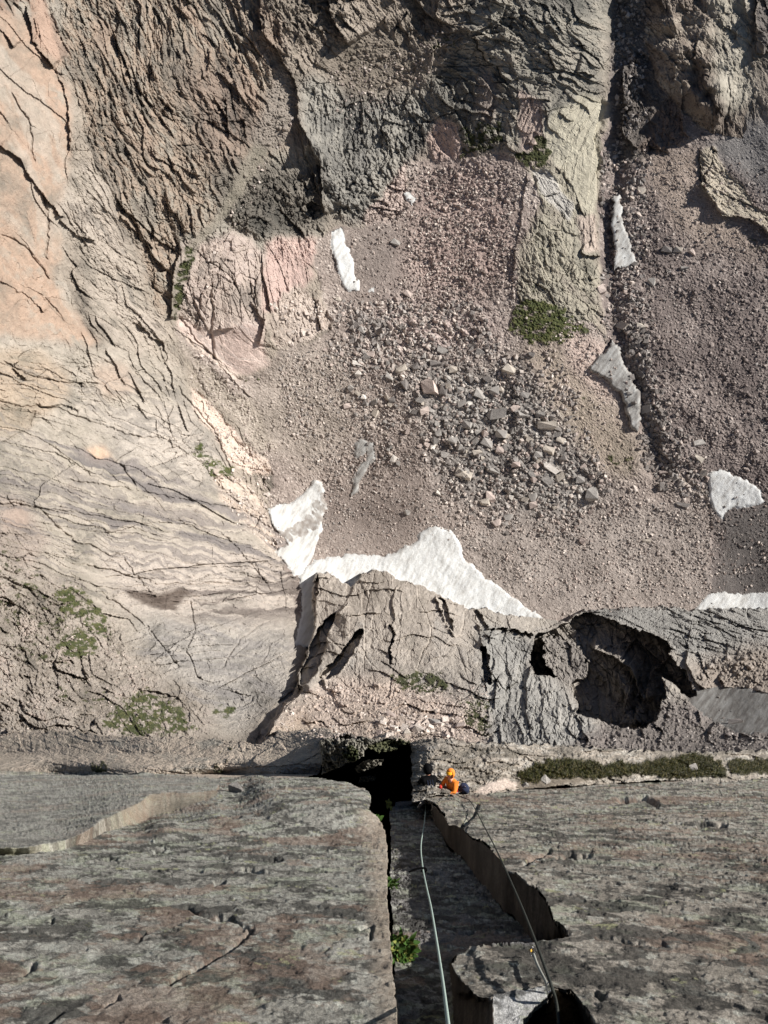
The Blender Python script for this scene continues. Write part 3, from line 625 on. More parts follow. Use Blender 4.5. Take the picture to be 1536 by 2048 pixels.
# pinkish slab beside the climbers
mzg = lambda pts, cols, **k: zone(None, 0, 0, cols, 6, 60, 14, .04, .01, .1, 144, mask=pmask(pts, 3, 4) * Gf)
mzg([(945,1585),(975,1562),(1010,1560),(1040,1572),(1036,1582)], [(184,160,142),(204,180,160)])
GB = pmask([(1036,1560),(1040,1545),(1070,1530),(1110,1518),(1160,1519),(1215,1526),(1300,1522),(1345,1518),(1370,1506),(1400,1508),(1440,1522),(1452,1540),(1450,1555),(1340,1558),(1290,1545),(1190,1556),(1120,1558),(1060,1570)], 3, 3, 4)
GB = np.maximum(GB, pmask([(1456,1523),(1480,1518),(1536,1518),(1800,1514),(1800,1550),(1460,1548)], 3, 3, 4)) * Gf
paint(GB * .9, [(66,70,38),(92,90,54),(120,108,70)], fbm(U / 9, V / 6, 3, 145) * .5 + .4)
DISP += GB * (.16 + .18 * (vnoise(U / 4, V / 4, 146) - .2) + .12 * fbm(U / 22, V / 16, 3, 147))
mzg([(1038,1562),(1064,1562),(1130,1556),(1190,1556),(1120,1574),(1040,1585)], [(104,92,76),(128,114,96)])
REG[G_] = 14; reg(14, 'rock_ledge')

# ------------------------------------------------------------------ the near wall, split by an open corner
NEAR = np.zeros(U.shape, bool); NH = np.zeros(U.shape, f32)
def near(pts, depth, i, warp=2, fine=1.5):
    k = pmask(pts, 0, warp, fine) > .5
    D[k] = depth[k] if isinstance(depth, np.ndarray) else depth
    DISP[k] = 0; GRASS[k] = 0; REG[k] = i; NEAR[k] = True
    return k
P0 = plane(U, V); 
FLH = -.33
PF = plane(U, V, FLH)
LEFT = [(-240,1536),(0,1541),(120,1546),(215,1544),(330,1549),(432,1556),(500,1553),(560,1556),(620,1558),(690,1568),(735,1586),(742,1598),(738,1622),(758,1634),(768,1660),(774,1700),(777,1760),(776,1830),(782,1900),(786,1960),(796,2010),(806,2100),(812,2260),(-240,2260)]
# tiered face: everything beyond this line stands a little prouder
tu = np.array([-240, 0, 60, 130, 200, 290, 350, 400, 432, 450, 1800]); tv = np.array([1735, 1712, 1712, 1700, 1672, 1645, 1622, 1604, 1590, 1550, 1500])
jg = fbm(us / 130, us * 0, 3, 88)[None, :]
tb = np.interp(U, tu, tv) + jg * 16
th = np.interp(U, [-240, 60, 160, 230, 300, 350, 432, 450], [12, 12, 16, 30, 42, 30, 14, 0]) * (1 + .3 * fbm(us / 110, us * 0 + 5, 2, 89)[None, :])
ledge_v = tb; top_v = tb - th
Pn = plane(U, ledge_v, LIFT(U, ledge_v))
lift = .20
Pu = plane(U, V, TL)
tface = np.clip((ledge_v - V) / np.maximum(th, 1), 0, 1)
left_d = np.where((V < ledge_v) & (U < 446), np.maximum(Pn * (1 - tface * .02) - 0, 0) * 0 + np.where(V > top_v, Pn * (1 - .0 * tface), np.minimum(Pu, 300)), plane(U, V, LIFT(U, V)))
# where the lifted tier would hide the face keep the two joined
left_d = np.where((V < ledge_v) & (V > top_v) & (U < 446), Pn + (plane(U, top_v, TL) - Pn) * tface, left_d)
left_d = np.where(U >= 446, plane(U, V, LIFT(U, V)), left_d)
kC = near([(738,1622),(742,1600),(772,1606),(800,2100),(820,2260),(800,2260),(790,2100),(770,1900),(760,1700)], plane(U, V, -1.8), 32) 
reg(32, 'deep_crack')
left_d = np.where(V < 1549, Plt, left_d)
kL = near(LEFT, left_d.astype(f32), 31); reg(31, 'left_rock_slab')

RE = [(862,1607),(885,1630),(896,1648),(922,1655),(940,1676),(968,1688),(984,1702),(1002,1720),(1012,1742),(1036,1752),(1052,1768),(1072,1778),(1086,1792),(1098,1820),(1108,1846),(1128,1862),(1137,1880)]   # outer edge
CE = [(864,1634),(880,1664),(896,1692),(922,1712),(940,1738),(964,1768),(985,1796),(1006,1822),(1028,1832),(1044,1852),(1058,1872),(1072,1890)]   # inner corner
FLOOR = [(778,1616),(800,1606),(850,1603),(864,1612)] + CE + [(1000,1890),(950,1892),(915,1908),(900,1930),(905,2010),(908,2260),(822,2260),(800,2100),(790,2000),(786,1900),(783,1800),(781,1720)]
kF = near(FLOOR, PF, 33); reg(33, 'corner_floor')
# the shaded cheek that joins the floor to the right hand face
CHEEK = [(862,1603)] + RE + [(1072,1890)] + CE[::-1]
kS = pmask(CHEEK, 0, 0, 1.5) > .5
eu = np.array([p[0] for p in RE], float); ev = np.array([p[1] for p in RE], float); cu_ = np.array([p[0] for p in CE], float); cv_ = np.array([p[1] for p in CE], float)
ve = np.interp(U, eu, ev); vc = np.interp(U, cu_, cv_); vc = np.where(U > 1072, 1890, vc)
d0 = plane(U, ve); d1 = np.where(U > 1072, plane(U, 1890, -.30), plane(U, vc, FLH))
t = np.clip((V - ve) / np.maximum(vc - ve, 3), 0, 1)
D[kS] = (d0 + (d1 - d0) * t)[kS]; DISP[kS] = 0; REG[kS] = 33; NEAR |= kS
RIGHT = [(850,1598),(870,1592),(905,1590),(950,1590),(1000,1587),(1040,1581),(1100,1574),(1200,1570),(1290,1561),(1350,1562),(1440,1566),(1536,1556),(1800,1540),(1800,2260),(1210,2260),(1190,2060),(1180,2040),(1160,2006),(1142,1986),(1118,1982),(1100,1976),(1075,1980),
         (1030,1992),(985,2002),(955,2000),(940,1984),(925,1962),(912,1945),(903,1928),(915,1908),(950,1892),(1000,1889),(1075,1886)] + RE[::-1]
kR = near(RIGHT, P0, 34); reg(34, 'right_rock_slab')
SIDE = [(903,1926),(912,1945),(925,1962),(940,1984),(955,2000),(985,2002),(990,2070),(1000,2260),(905,2260),(900,2010),(897,1940)]
k = pmask(SIDE, 0, 2, 1.5) > .5
uu = np.interp(V, [1926, 1945, 1962, 1984, 2000, 2070, 2260], [903, 912, 925, 942, 980, 990, 1000])
t = np.clip((uu - U) / np.maximum(uu - 900, 4), 0, 1)
D[k] = (P0 * (1 - t) + PF * t)[k]; DISP[k] = 0; REG[k] = 33; NEAR |= k
pf = plane(U, np.full(U.shape, 1996.0, f32))
FRONT = [(985,2002),(1030,1992),(1075,1981),(1100,1977),(1108,1985),(1096,2002),(1068,2022),(1046,2050),(1040,2260),(1000,2260),(988,2060)]
kT = near(FRONT, (pf * .5 + P0 * .5).astype(f32), 35); reg(35, 'pale_broken_face')
HOLE = [(1040,2260),(1046,2050),(1068,2022),(1096,2002),(1108,1985),(1118,1980),(1142,1988),(1152,2010),(1160,2050),(1165,2260)]
kH = near(HOLE, plane(U, V, -1.1), 36); reg(36, 'dark_hollow')
k = pmask([(1142,1988),(1160,2006),(1182,2042),(1192,2060),(1212,2260),(1165,2260),(1160,2050),(1152,2010)], 0, 2, 1.5) > .5
uu = np.interp(V, [1988, 2006, 2042, 2060, 2260], [1142, 1160, 1182, 1192, 1212]); ul = np.interp(V, [1988, 2010, 2050, 2260], [1142, 1152, 1160, 1165])
t = np.clip((uu - U) / np.maximum(uu - ul, 3), 0, 1); D[k] = (P0 * (1 - t) + plane(U, V, -1.1) * t)[k]; DISP[k] = 0; REG[k] = 34; NEAR |= k

# relief and colour of the near rock, measured along the wall itself (x across, s down)
X3 = (U - 768) / F * D; S3 = (D * 1.0)
def nearzone(k, cols, amp, seed, stretch=1.0, chip=1.0):
    s = bb(k.astype(f32)); kk = k[s]
    x = X3[s] / H0; y = S3[s] * stretch / H0
    damp = np.clip(6.0 / S3[s], .25, 1.0) ** .5
    sc_ = np.clip(S3[s] / 6, .6, 4)                               # coarser grain further off, where the finest cannot be sampled
    big = fbm(x * 1.3, y * 1.0, 4, seed)
    med = fbm(x * 9, y * 9, 4, seed + 3, .62)
    f1, f2, rc, rd, tl = worley(x * 4.2 + med * .5, y * 4.6 + big, seed + 5)
    g1, g2, gc, gd, gl = worley(x * 15 + med, y * 13, seed + 6)
    chip = chip * np.clip(S3[s] / 11, .45, 1)
    h = big * .04 + med * .012 + (rc - .5) * .006 * chip + tl * .009 * chip + (gc - .5) * .005 * chip + gl * .006 * chip
    h = h + (vnoise(x * 38, y * 26, seed + 9) - .5) * .012 * damp * chip + (vnoise(x * 90, y * 60, seed + 10) - .5) * .006 * damp * chip
    pit = sstep(.86, .95, rc) * (1 - sstep(.2, .5, f1)) * .014
    h = (h - pit * chip) * amp * 1.3
    DISP[s] = np.where(kk, h, DISP[s])
    t_ = .5 + big * .4 + med * .5 + (gc - .5) * .3
    T = np.zeros(U.shape, f32); T[s] = t_
    paint(k.astype(f32), cols, T)
    # lichen: pale green, black and rust crusts with ragged outlines
    for (c, lo, sx, sy, sd, a) in (((160,166,136), .58, 3.4, 4, 1, .6), ((190,190,174), .60, 13, 12, 2, .6), ((58,56,52), .55, 4.6, 5, 3, .75), ((60,58,54), .60, 16, 14, 4, .6), ((150,116,92), .60, 1.2, 1.3, 5, .5), ((178,178,112), .72, 6, 6, 6, .6)):
        n = .5 + .5 * fbm(x * sx * .85 + sd * 9 + med * .3, y * sy * .85 + big * 1.2, 5, seed + 40 + sd, .7)
        M = np.zeros(U.shape, f32); M[s] = sstep(lo - .02, lo + .03, n) * kk * a
        paint(M, [c])
NC = [(108,106,97),(140,136,124),(162,157,143),(178,172,158)]
nearzone(kL, NC, 1.0, 500)
nearzone(kR, [(112,103,90),(141,131,116),(162,150,133),(178,166,149)], 1.0, 520)
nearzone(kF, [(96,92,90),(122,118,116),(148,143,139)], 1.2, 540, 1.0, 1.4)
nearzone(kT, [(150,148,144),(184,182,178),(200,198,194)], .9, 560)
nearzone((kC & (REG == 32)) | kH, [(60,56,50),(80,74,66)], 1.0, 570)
kS2 = NEAR & ~(kL | kR | kF | kT | (REG == 32) | kH)
# cheek: drawn-out vertical ribs
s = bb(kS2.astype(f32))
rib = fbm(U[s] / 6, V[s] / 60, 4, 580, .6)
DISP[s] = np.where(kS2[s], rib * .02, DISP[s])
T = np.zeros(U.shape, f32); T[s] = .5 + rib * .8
paint(kS2.astype(f32), [(56,46,38),(80,66,54),(104,88,72)], T)  # brown rock, its colour darkened further to deepen the cheek's shade
spk = (.72 + .56 * _h(np.floor(X3 * 150), np.floor(S3 * 90), 77)) * NEAR + (~NEAR)
COL *= (1 + (spk - 1) * np.clip(1.2 - S3 / 14, .25, 1) * NEAR)[..., None]
# warm, upright-streaked face of the tier on the left, and sunlight painted into the colour along the corner rim
tf = (kL & (V < ledge_v) & (V > top_v) & (U < 440)).astype(f32)
tn = .5 + .5 * fbm(U / 5, V / 40, 3, 590)
DISP[tf > 0] *= .3
DISP += (tf * fbm(U / 7, V / 50, 4, 595) * .012).astype(f32)
paint(tf * (.25 + .5 * sstep(180, 300, U)), [(134,122,100),(164,148,120),(160,130,102),(158,150,124)], np.clip(tn * .6 + fbm(U / 60, V / 60, 2, 591) * .5 + .2, 0, 1))
paint(tf * sstep(120, 20, U) * .3, [(168,172,120),(190,192,140)], tn)
up_t = (kL & (V < top_v) & (U < 446)).astype(f32)
paint(up_t * .45, [(140,136,126),(160,156,144)], vnoise(U / 4, V / 2, 592))
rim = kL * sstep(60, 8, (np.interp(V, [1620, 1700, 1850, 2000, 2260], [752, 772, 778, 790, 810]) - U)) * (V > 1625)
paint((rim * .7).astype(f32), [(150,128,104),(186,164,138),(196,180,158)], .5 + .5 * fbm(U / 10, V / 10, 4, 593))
# open cracks and scars in the slabs
def scar(pts, depth, wd):
    s = bbs(pts, wd * 3 + 12)
    d, sd, t = segdist(pts, s)
    DISP[s] += (-depth * np.exp(-(d / wd) ** 2) * NEAR[s]).astype(f32)
for pts, dp, wd in (([(372,1818),(420,1828),(465,1836),(508,1856)], .05, 3), ([(508,1856),(482,1880),(450,1905),(410,1930),(340,1970)], .07, 3.5), ([(490,1738),(510,1740),(525,1742)], .09, 3.5),
                    ([(280,1880),(292,1866)], .05, 3), ([(48,1955),(66,1935)], .07, 4), ([(720,1860),(742,1850),(740,1880)], .05, 3), ([(212,2016),(240,2000)], .05, 3), ([(60,2090),(120,2030)], .05, 4),
                    ([(430,1762),(450,1760)], .07, 3), ([(540,1718),(560,1720)], .07, 3), ([(300,1706),(330,1700)], .07, 3), ([(210,1718),(230,1718)], .06, 2.5), ([(100,1842),(104,1836)], .06, 3),
                    ([(1052,1722),(1075,1712),(1098,1700)], .10, 3), ([(1110,1715),(1140,1708),(1180,1712)], .09, 3), ([(918,1652),(935,1640),(946,1626),(952,1606)], .09, 3),
                    ([(1240,1600),(1290,1598),(1310,1612)], .12, 4), ([(1400,1650),(1450,1652)], .12, 3), ([(1190,1990),(1204,2000)], .04, 6), ([(1200,1884),(1250,1890),(1330,1900)], .02, 3)):
    scar(pts, dp, wd)
# bulges that break the left skyline near the chasm
for pts, h in (([(500,1553),(560,1556),(640,1560),(735,1586),(740,1640),(660,1640),(560,1620),(500,1600)], .10), ([(300,1640),(345,1638),(372,1668),(330,1680),(288,1672)], .07)):
    DISP += pmask(pts, 14, 4) * h * NEAR
rr((GB > .55).astype(f32), 15); reg(15, 'turf')
rr((GRASS > .5) * (~NEAR), 16); reg(16, 'turf')

# ------------------------------------------------------------------ turn the lattice into places in the world
dirx = (U - 768) / F; diry = fw[1] + (1024 - V) / F * up[1]; dirz = fw[2] + (1024 - V) / F * up[2]
POS = np.stack([dirx * D, diry * D, dirz * D], -1).astype(f32)
ln = np.sqrt(dirx ** 2 + diry ** 2 + dirz ** 2)
farm = ~NEAR
for c, d in enumerate((dirx / ln, diry / ln, dirz / ln)):
    POS[..., c] -= np.where(farm, DISP * d, 0)
hn = np.where(NEAR, DISP, 0)
POS[..., 1] += hn * nrm[1]; POS[..., 2] += hn * nrm[2]

def at(u, v, lift=0.0):
    i = (u - us[0]) / STEP; j = (v - vs[0]) / STEP
    p = POS[int(round(j)), int(round(i))]
    q = Vector([float(c) for c in p])
    return q - q.normalized() * lift
def normal_at(u, v, r=3):
    i = int(round((u - us[0]) / STEP)); j = int(round((v - vs[0]) / STEP))
    a = POS[j, i + r] - POS[j, i - r]; b = POS[j - r, i] - POS[j + r, i]
    n = Vector(np.cross(a, b).tolist()).normalized()
    return n if n.dot(at(u, v)) < 0 else -n

# ------------------------------------------------------------------ materials
def rock_mat(name, scale, amount, bump, rough=.92, speck=0.0):
    m = bpy.data.materials.new(name); m.use_nodes = True; n = m.node_tree; N = n.nodes; Lk = n.links
    b = N['Principled BSDF']; b.inputs['Roughness'].default_value = rough; b.inputs['Specular IOR Level'].default_value = .25
    at_ = N.new('ShaderNodeAttribute'); at_.attribute_name = 'Col'
    tc = N.new('ShaderNodeTexCoord')
    n1 = N.new('ShaderNodeTexNoise'); n1.inputs['Scale'].default_value = scale; n1.inputs['Detail'].default_value = 8; n1.inputs['Roughness'].default_value = .68
    n2 = N.new('ShaderNodeTexNoise'); n2.inputs['Scale'].default_value = scale * 5.3; n2.inputs['Detail'].default_value = 5; n2.inputs['Roughness'].default_value = .7
    Lk.new(tc.outputs['Object'], n1.inputs['Vector']); Lk.new(tc.outputs['Object'], n2.inputs['Vector'])
    mr = N.new('ShaderNodeMapRange'); mr.inputs[1].default_value = .3; mr.inputs[2].default_value = .7; mr.inputs[3].default_value = 1 - amount; mr.inputs[4].default_value = 1 + amount
    Lk.new(n1.outputs['Fac'], mr.inputs[0])
    mr2 = N.new('ShaderNodeMapRange'); mr2.inputs[1].default_value = .3; mr2.inputs[2].default_value = .7; mr2.inputs[3].default_value = 1 - amount * .8; mr2.inputs[4].default_value = 1 + amount * .8
    Lk.new(n2.outputs['Fac'], mr2.inputs[0])
    mu = N.new('ShaderNodeMath'); mu.operation = 'MULTIPLY'; Lk.new(mr.outputs[0], mu.inputs[0]); Lk.new(mr2.outputs[0], mu.inputs[1])
    vm = N.new('ShaderNodeVectorMath'); vm.operation = 'SCALE'; Lk.new(at_.outputs['Color'], vm.inputs[0]); Lk.new(mu.outputs[0], vm.inputs['Scale'])
    Lk.new(vm.outputs[0], b.inputs['Base Color'])
    ad = N.new('ShaderNodeMath'); ad.operation = 'ADD'; Lk.new(n1.outputs['Fac'], ad.inputs[0]); Lk.new(n2.outputs['Fac'], ad.inputs[1])
    bp = N.new('ShaderNodeBump'); bp.inputs['Strength'].default_value = .9; bp.inputs['Distance'].default_value = bump
    Lk.new(ad.outputs[0], bp.inputs['Height']); Lk.new(bp.outputs[0], b.inputs['Normal'])
    return m
M_FAR = rock_mat('far_rock', .5, .18, .5)
M_SCREE = rock_mat('scree', 1.2, .22, .4)
M_MID = rock_mat('ledge_rock', 7.0, .3, .05)
M_NEAR = rock_mat('near_rock', 26.0, .42, .03, .85)
M_SNOW = rock_mat('snow', .8, .04, .25, .6)
M_TURF = rock_mat('turf', 3, .35, .4, 1.0)
M_STONE = rock_mat('boulder_rock', 1.5, .2, .12)
def flat_mat(name, c, rough=.7, var=.12, scale=30, bump=.004, sheen=0):
    m = bpy.data.materials.new(name); m.use_nodes = True; N = m.node_tree.nodes; Lk = m.node_tree.links
    b = N['Principled BSDF']; b.inputs['Roughness'].default_value = rough; b.inputs['Specular IOR Level'].default_value = .12
    n1 = N.new('ShaderNodeTexNoise'); n1.inputs['Scale'].default_value = scale; n1.inputs['Detail'].default_value = 5
    tc = N.new('ShaderNodeTexCoord'); Lk.new(tc.outputs['Object'], n1.inputs['Vector'])
    r = N.new('ShaderNodeValToRGB'); k = lin(c)
    r.color_ramp.elements[0].position = .3; r.color_ramp.elements[0].color = (*[float(x) * (1 - var) for x in k], 1)
    r.color_ramp.elements[1].position = .7; r.color_ramp.elements[1].color = (*[min(1, float(x) * (1 + var)) for x in k], 1)
    Lk.new(n1.outputs['Fac'], r.inputs[0]); Lk.new(r.outputs[0], b.inputs['Base Color'])
    bp = N.new('ShaderNodeBump'); bp.inputs['Distance'].default_value = bump; Lk.new(n1.outputs['Fac'], bp.inputs['Height']); Lk.new(bp.outputs[0], b.inputs['Normal'])
    return m

def mesh_np(name, verts, faces, cols, mat, smooth=False):
    me = bpy.data.meshes.new(name)
    nv = len(verts); nf = len(faces); k = faces.shape[1]
    me.vertices.add(nv); me.vertices.foreach_set('co', np.ascontiguousarray(verts, f32).ravel())
    me.loops.add(nf * k); me.loops.foreach_set('vertex_index', np.ascontiguousarray(faces, np.int32).ravel())
    me.polygons.add(nf); me.polygons.foreach_set('loop_start', np.arange(0, nf * k, k, dtype=np.int32))
    me.polygons.foreach_set('use_smooth', np.full(nf, smooth))
    me.update(calc_edges=True)
    if cols is not None:
        a = me.color_attributes.new('Col', 'FLOAT_COLOR', 'POINT')
        c4 = np.ones((nv, 4), f32); c4[:, :3] = cols; a.data.foreach_set('color', c4.ravel())
    me.materials.append(mat)
    ob = bpy.data.objects.new(name, me); col.objects.link(ob)
    return ob
def tag(o, label=None, cat=None, group=None, kind=None):
    if label: o['label'] = label
    if cat: o['category'] = cat
    if group: o['group'] = group
    if kind: o['kind'] = kind
    return o

GAIN = 1.0
P = POS.reshape(-1, 3); CL = (COL * GAIN).reshape(-1, 3)
jj, ii = np.meshgrid(np.arange(NV - 1), np.arange(NU - 1), indexing='ij')
a0 = (jj * NU + ii).ravel()
QUAD = np.stack([a0, a0 + NU, a0 + NU + 1, a0 + 1], 1)
fr = REG.ravel()[a0]
INFO = {
 1: (M_FAR, 'structure', 'dark fractured rock wall at the head of the cirque', 'cliff'),
 2: (M_FAR, 'structure', 'pale sweeping rock slabs falling to the snow on the left', 'cliff'),
 3: (M_SCREE, 'structure', 'brown stony scree slope filling the floor of the cirque', 'scree'),
 4: (M_FAR, 'structure', 'tall rock pillar with a dark left flank at the upper right', 'rock pillar'),
 5: (M_FAR, 'structure', 'slanting tan rock rib at the right edge below the pillar', 'rock rib'),
 6: (M_FAR, 'structure', 'mossy rock outcrop in the scree beside the narrow gully', 'rock outcrop'),
 10: (M_FAR, 'structure', 'grey rock buttress below the ledge with a shaded hollow', 'buttress'),
 11: (M_FAR, 'structure', 'strip of pale rock below the left slab', 'rock terrace'),
 12: (M_MID, 'structure', 'black chasm left of the climbers ledge', 'chasm'),
 13: (M_MID, 'structure', 'broken rock shelves at the edge of the black chasm', 'rock shelf'),
 14: (M_MID, 'structure', 'narrow rock ledge where the climbers sit', 'ledge'),
 15: (M_TURF, 'stuff', 'band of dark turf along the rock ledge on the right', 'turf'),
 16: (M_TURF, 'stuff', 'patchy green turf on the slabs and the scree', 'turf'),
 31: (M_NEAR, 'structure', 'lichened rock slab left of the open corner', 'rock slab'),
 32: (M_NEAR, 'structure', 'deep dark crack along the left side of the corner', 'crack'),
 33: (M_NEAR, 'structure', 'shaded floor and cheek of the open corner', 'rock corner'),
 34: (M_NEAR, 'structure', 'lichened rock slab right of the open corner', 'rock slab'),
 35: (M_NEAR, 'structure', 'pale freshly broken rock face at the bottom edge', 'rock face'),
 36: (M_NEAR, 'structure', 'dark hollow at the bottom edge', 'rock hollow'),
}
for r in sorted(RNAMES):
    q = QUAD[fr == r]
    if not len(q): continue
    idx, inv = np.unique(q.ravel(), return_inverse=True)
    sn = 20 <= r < 31
    mat, kind, label, cat = (M_SNOW, None, None, 'snow') if sn else INFO[r]
    ob = mesh_np(RNAMES[r], P[idx], inv.reshape(-1, 4), CL[idx], mat, smooth=sn or r >= 31 and r != 33)
    if sn: tag(ob, SNOW[r - 20], 'snow patch')
    else: tag(ob, label, None if kind == 'structure' and 0 else cat, None, kind)


# ------------------------------------------------------------------ boulders and stones
def rock_shape(seed, n=13, box_=(1, 1, 1)):
    r = random.Random(seed); bm = bmesh.new()
    for sx in (-1, 1):
        for sy in (-1, 1):
            for sz in (-1, 1):
                if r.random() < .16 and n < 14: continue
                bm.verts.new([(sx * r.uniform(.55, 1.0)) * box_[0], (sy * r.uniform(.5, 1.0)) * box_[1], (sz * r.uniform(.45, 1.0)) * box_[2]])
    for k in range(n - 8):
        a = r.uniform(0, 6.283); bm.verts.new([math.cos(a) * 1.05, math.sin(a) * 1.0, r.uniform(-.5, .6)])
    bmesh.ops.convex_hull(bm, input=bm.verts)
    loose = [v for v in bm.verts if not v.link_faces]
    bmesh.ops.delete(bm, geom=loose, context='VERTS')
    return bm
STONE_COL = {'grey': (148,141,133), 'dark': (118,110,104), 'pink': (172,152,140), 'tan': (172,159,142), 'pale': (190,180,168)}
PROTO = {}
def boulder_mesh(colour, k):
    if (colour, k) in PROTO: return PROTO[(colour, k)]
    bm = rock_shape(k * 7 + 3, 10 + k % 3)
    bmesh.ops.bevel(bm, geom=bm.edges[:], offset=.035, segments=1, affect='EDGES')
    bmesh.ops.triangulate(bm, faces=bm.faces[:])
    bmesh.ops.subdivide_edges(bm, edges=bm.edges[:], cuts=1, use_grid_fill=True)
    rr_ = random.Random(k)
    for v in bm.verts: v.co *= 1 + rr_.uniform(-.035, .035)
    me = bpy.data.meshes.new('boulder'); bm.to_mesh(me); bm.free()
    a = me.color_attributes.new('Col', 'FLOAT_COLOR', 'POINT')
    c = lin(STONE_COL[colour]) * 1.15; c = c * .68 + float(c @ np.array([.3, .6, .1])) * .32
    for d in a.data:
        f = rr_.uniform(.85, 1.15); d.color = (c[0] * f, c[1] * f, c[2] * f, 1)
    me.materials.append(M_STONE); PROTO[(colour, k)] = me
    return me
def frame(u, v, ang, spin=0):
    n = normal_at(u, v, 4); n = (n - at(u, v).normalized() * .4).normalized()
    a = R(ang); e = Vector((math.cos(a), -math.sin(a) * up[1], -math.sin(a) * up[2]))
    x = (e - n * e.dot(n)).normalized(); y = n.cross(x)
    return Matrix((x, y, n)).transposed()
BRNG = random.Random(11)
G_B = 'angular boulders lying on the scree'
WORD = {'grey': 'grey', 'dark': 'dark grey', 'pink': 'pinkish', 'tan': 'tan', 'pale': 'pale cream'}
def describe(u, v, z, colour):
    a = 'top' if v < 760 else 'middle' if v < 870 else 'bottom'; b = 'left side' if u < 870 else 'centre' if u < 1020 else 'right side'
    return '%s %s boulder at the %s %s of the boulder field' % ('large' if z > 17 else 'medium' if z > 11 else 'small', WORD[colour], a, b)
def boulder(u, v, w_, h_, ang, colour, label, group=G_B, k=None):
    if label == 'auto': label = describe(u, v, min(w_, h_), colour)
    k = BRNG.randrange(9) if k is None else k
    ob = bpy.data.objects.new('boulder', boulder_mesh(colour, k)); col.objects.link(ob)
    p = at(u, v); d = p.dot(Vector(fw)); px = d / F
    n = (-p).normalized()
    M = frame(u, v, ang) @ Matrix.Rotation(BRNG.uniform(-.3, .3), 3, 'X') @ Matrix.Rotation(BRNG.uniform(-.3, .3), 3, 'Z')
    sx, sy = w_ / 2 * px, h_ / 2 * px; sz = min(sx, sy) * BRNG.uniform(.75, 1.1)
    M = M @ Matrix.Diagonal((sx, sy, sz))
    ob.matrix_world = Matrix.Translation(p + n * sz * .3) @ M.to_4x4()
    tag(ob, label, 'boulder', group)
BIG = [(995,828,44,26,12,'grey','biggest boulder, a long grey block with a black shadow under it'),(860,776,38,32,80,'pink','broad pinkish boulder with a sharp top above the grey boulder field'),
 (928,948,36,22,30,'tan','large tan block lying lower left in the boulder field'),(1103,938,38,15,28,'pale','long pale cream block in the lower right of the boulder field'),
 (1183,990,30,28,80,'grey','upright grey block with split faces at the lower right of the boulder field'),(1399,886,12,24,88,'pale','small upright white block alone on the right scree'),
 (1397,917,22,12,30,'tan','brown slab of stone just below the upright white block'),(1407,947,16,15,0,'tan','round boulder touching the fan shaped snow patch'),
 (715,727,26,11,5,'pale','flat pale boulder on the left edge of the boulders'),(1293,818,26,20,0,'grey','grey boulder touching the right side of the grey snow tongue'),
 (1290,792,20,13,0,'dark','dark boulder beside the middle of the grey snow tongue'),(1260,787,11,10,0,'grey','small stone resting on top of the grey snow tongue'),
 (1333,500,24,14,10,'dark','dark flat boulder right of the thin pointed snow strip'),(1365,1010,30,10,25,'dark','low dark slab left of the fan shaped snow patch'),
 (1300,565,20,18,0,'grey','grey boulder below the end of the thin pointed snow strip'),(960,790,30,22,10,'grey','pale grey faced boulder just above the biggest block')]
for b in BIG: boulder(*b[:6], b[6], None)
MEDB = [(987,783,26,18),(923,808,24,14),(888,778,16,28),(920,780,16,18),(1018,740,28,18),(960,705,18,12),(988,942,28,14),(1095,960,24,18),(1073,948,28,11),(980,992,18,24),(970,1005,20,14),(1000,870,28,18),
 (933,850,22,16),(1093,852,38,20),(1113,870,20,12),(1098,900,24,14),(975,885,26,16),(1068,995,18,18),(1065,1010,18,14),(1018,1035,20,12),(995,1045,18,14),(1165,1082,14,12),(1063,710,14,10),(885,702,24,14),(870,725,22,14),
 (803,740,24,14),(1245,652,24,18),(1281,652,18,14),(1328,945,18,12),(818,590,22,12),(1200,580,20,18),(1293,1082,16,10),(813,1025,14,10),(1355,500,18,12),(1283,382,18,14),(1370,535,18,10),(790,485,20,12),(1385,505,14,12),
 (725,660,18,12),(695,812,15,12),(677,599,12,8),(740,710,18,12),(1043,830,18,16),(1030,815,20,14),(1060,880,20,12),(1120,955,22,16),(1160,960,20,16),(1000,900,18,14),(1050,1000,16,12),(840,800,18,14),(850,822,22,14),(812,770,20,16),
 (780,755,18,14),(830,735,16,14),(905,740,18,14),(940,760,16,12),(975,760,18,12),(1050,790,18,12),(1080,830,18,14),(1075,910,20,14),(1030,930,20,12),(955,905,20,14),(905,880,18,12),(890,910,18,12),(870,880,16,14),(1125,920,18,12)]
for (u, v, a, b) in MEDB:
    inb = 770 < u < 1200 and 690 < v < 1060
    c = BRNG.choice(['grey', 'grey', 'grey', 'dark', 'tan', 'pink']) if inb else BRNG.choice(['grey', 'pink', 'tan'])
    side = 'gully' if 1190 < u < 1310 and v < 700 else 'right scree' if u > 1200 else 'upper left scree' if u < 850 and v < 600 else 'left scree' if u < 780 else 'lower scree'
    boulder(u, v, a * 1.05, b * 1.05, BRNG.uniform(-30, 40), c, 'auto' if inb else 'lone %s %s boulder among small stones of the %s' % (WORD[c], 'flat' if b < a * .7 else 'blocky', side), G_B if inb else 'scattered boulders on the scree')
def tri(r): return (r.random() + r.random()) / 2
n_ = 0
while n_ < 200:
    t = BRNG.random()
    u = 700 + 470 * BRNG.random(); v = 690 + 330 * BRNG.random()
    mid = 720 + (u - 760) * .55
    if abs(v - mid - 40) > 130 * (BRNG.random() + .35): continue
    z = 5.5 + 8 * BRNG.random() ** 2.2
    boulder(u, v, z * BRNG.uniform(1, 1.5), z, BRNG.uniform(-90, 90), BRNG.choice(['grey', 'grey', 'grey', 'dark', 'tan', 'pale', 'pink']), 'auto', G_B)
    n_ += 1

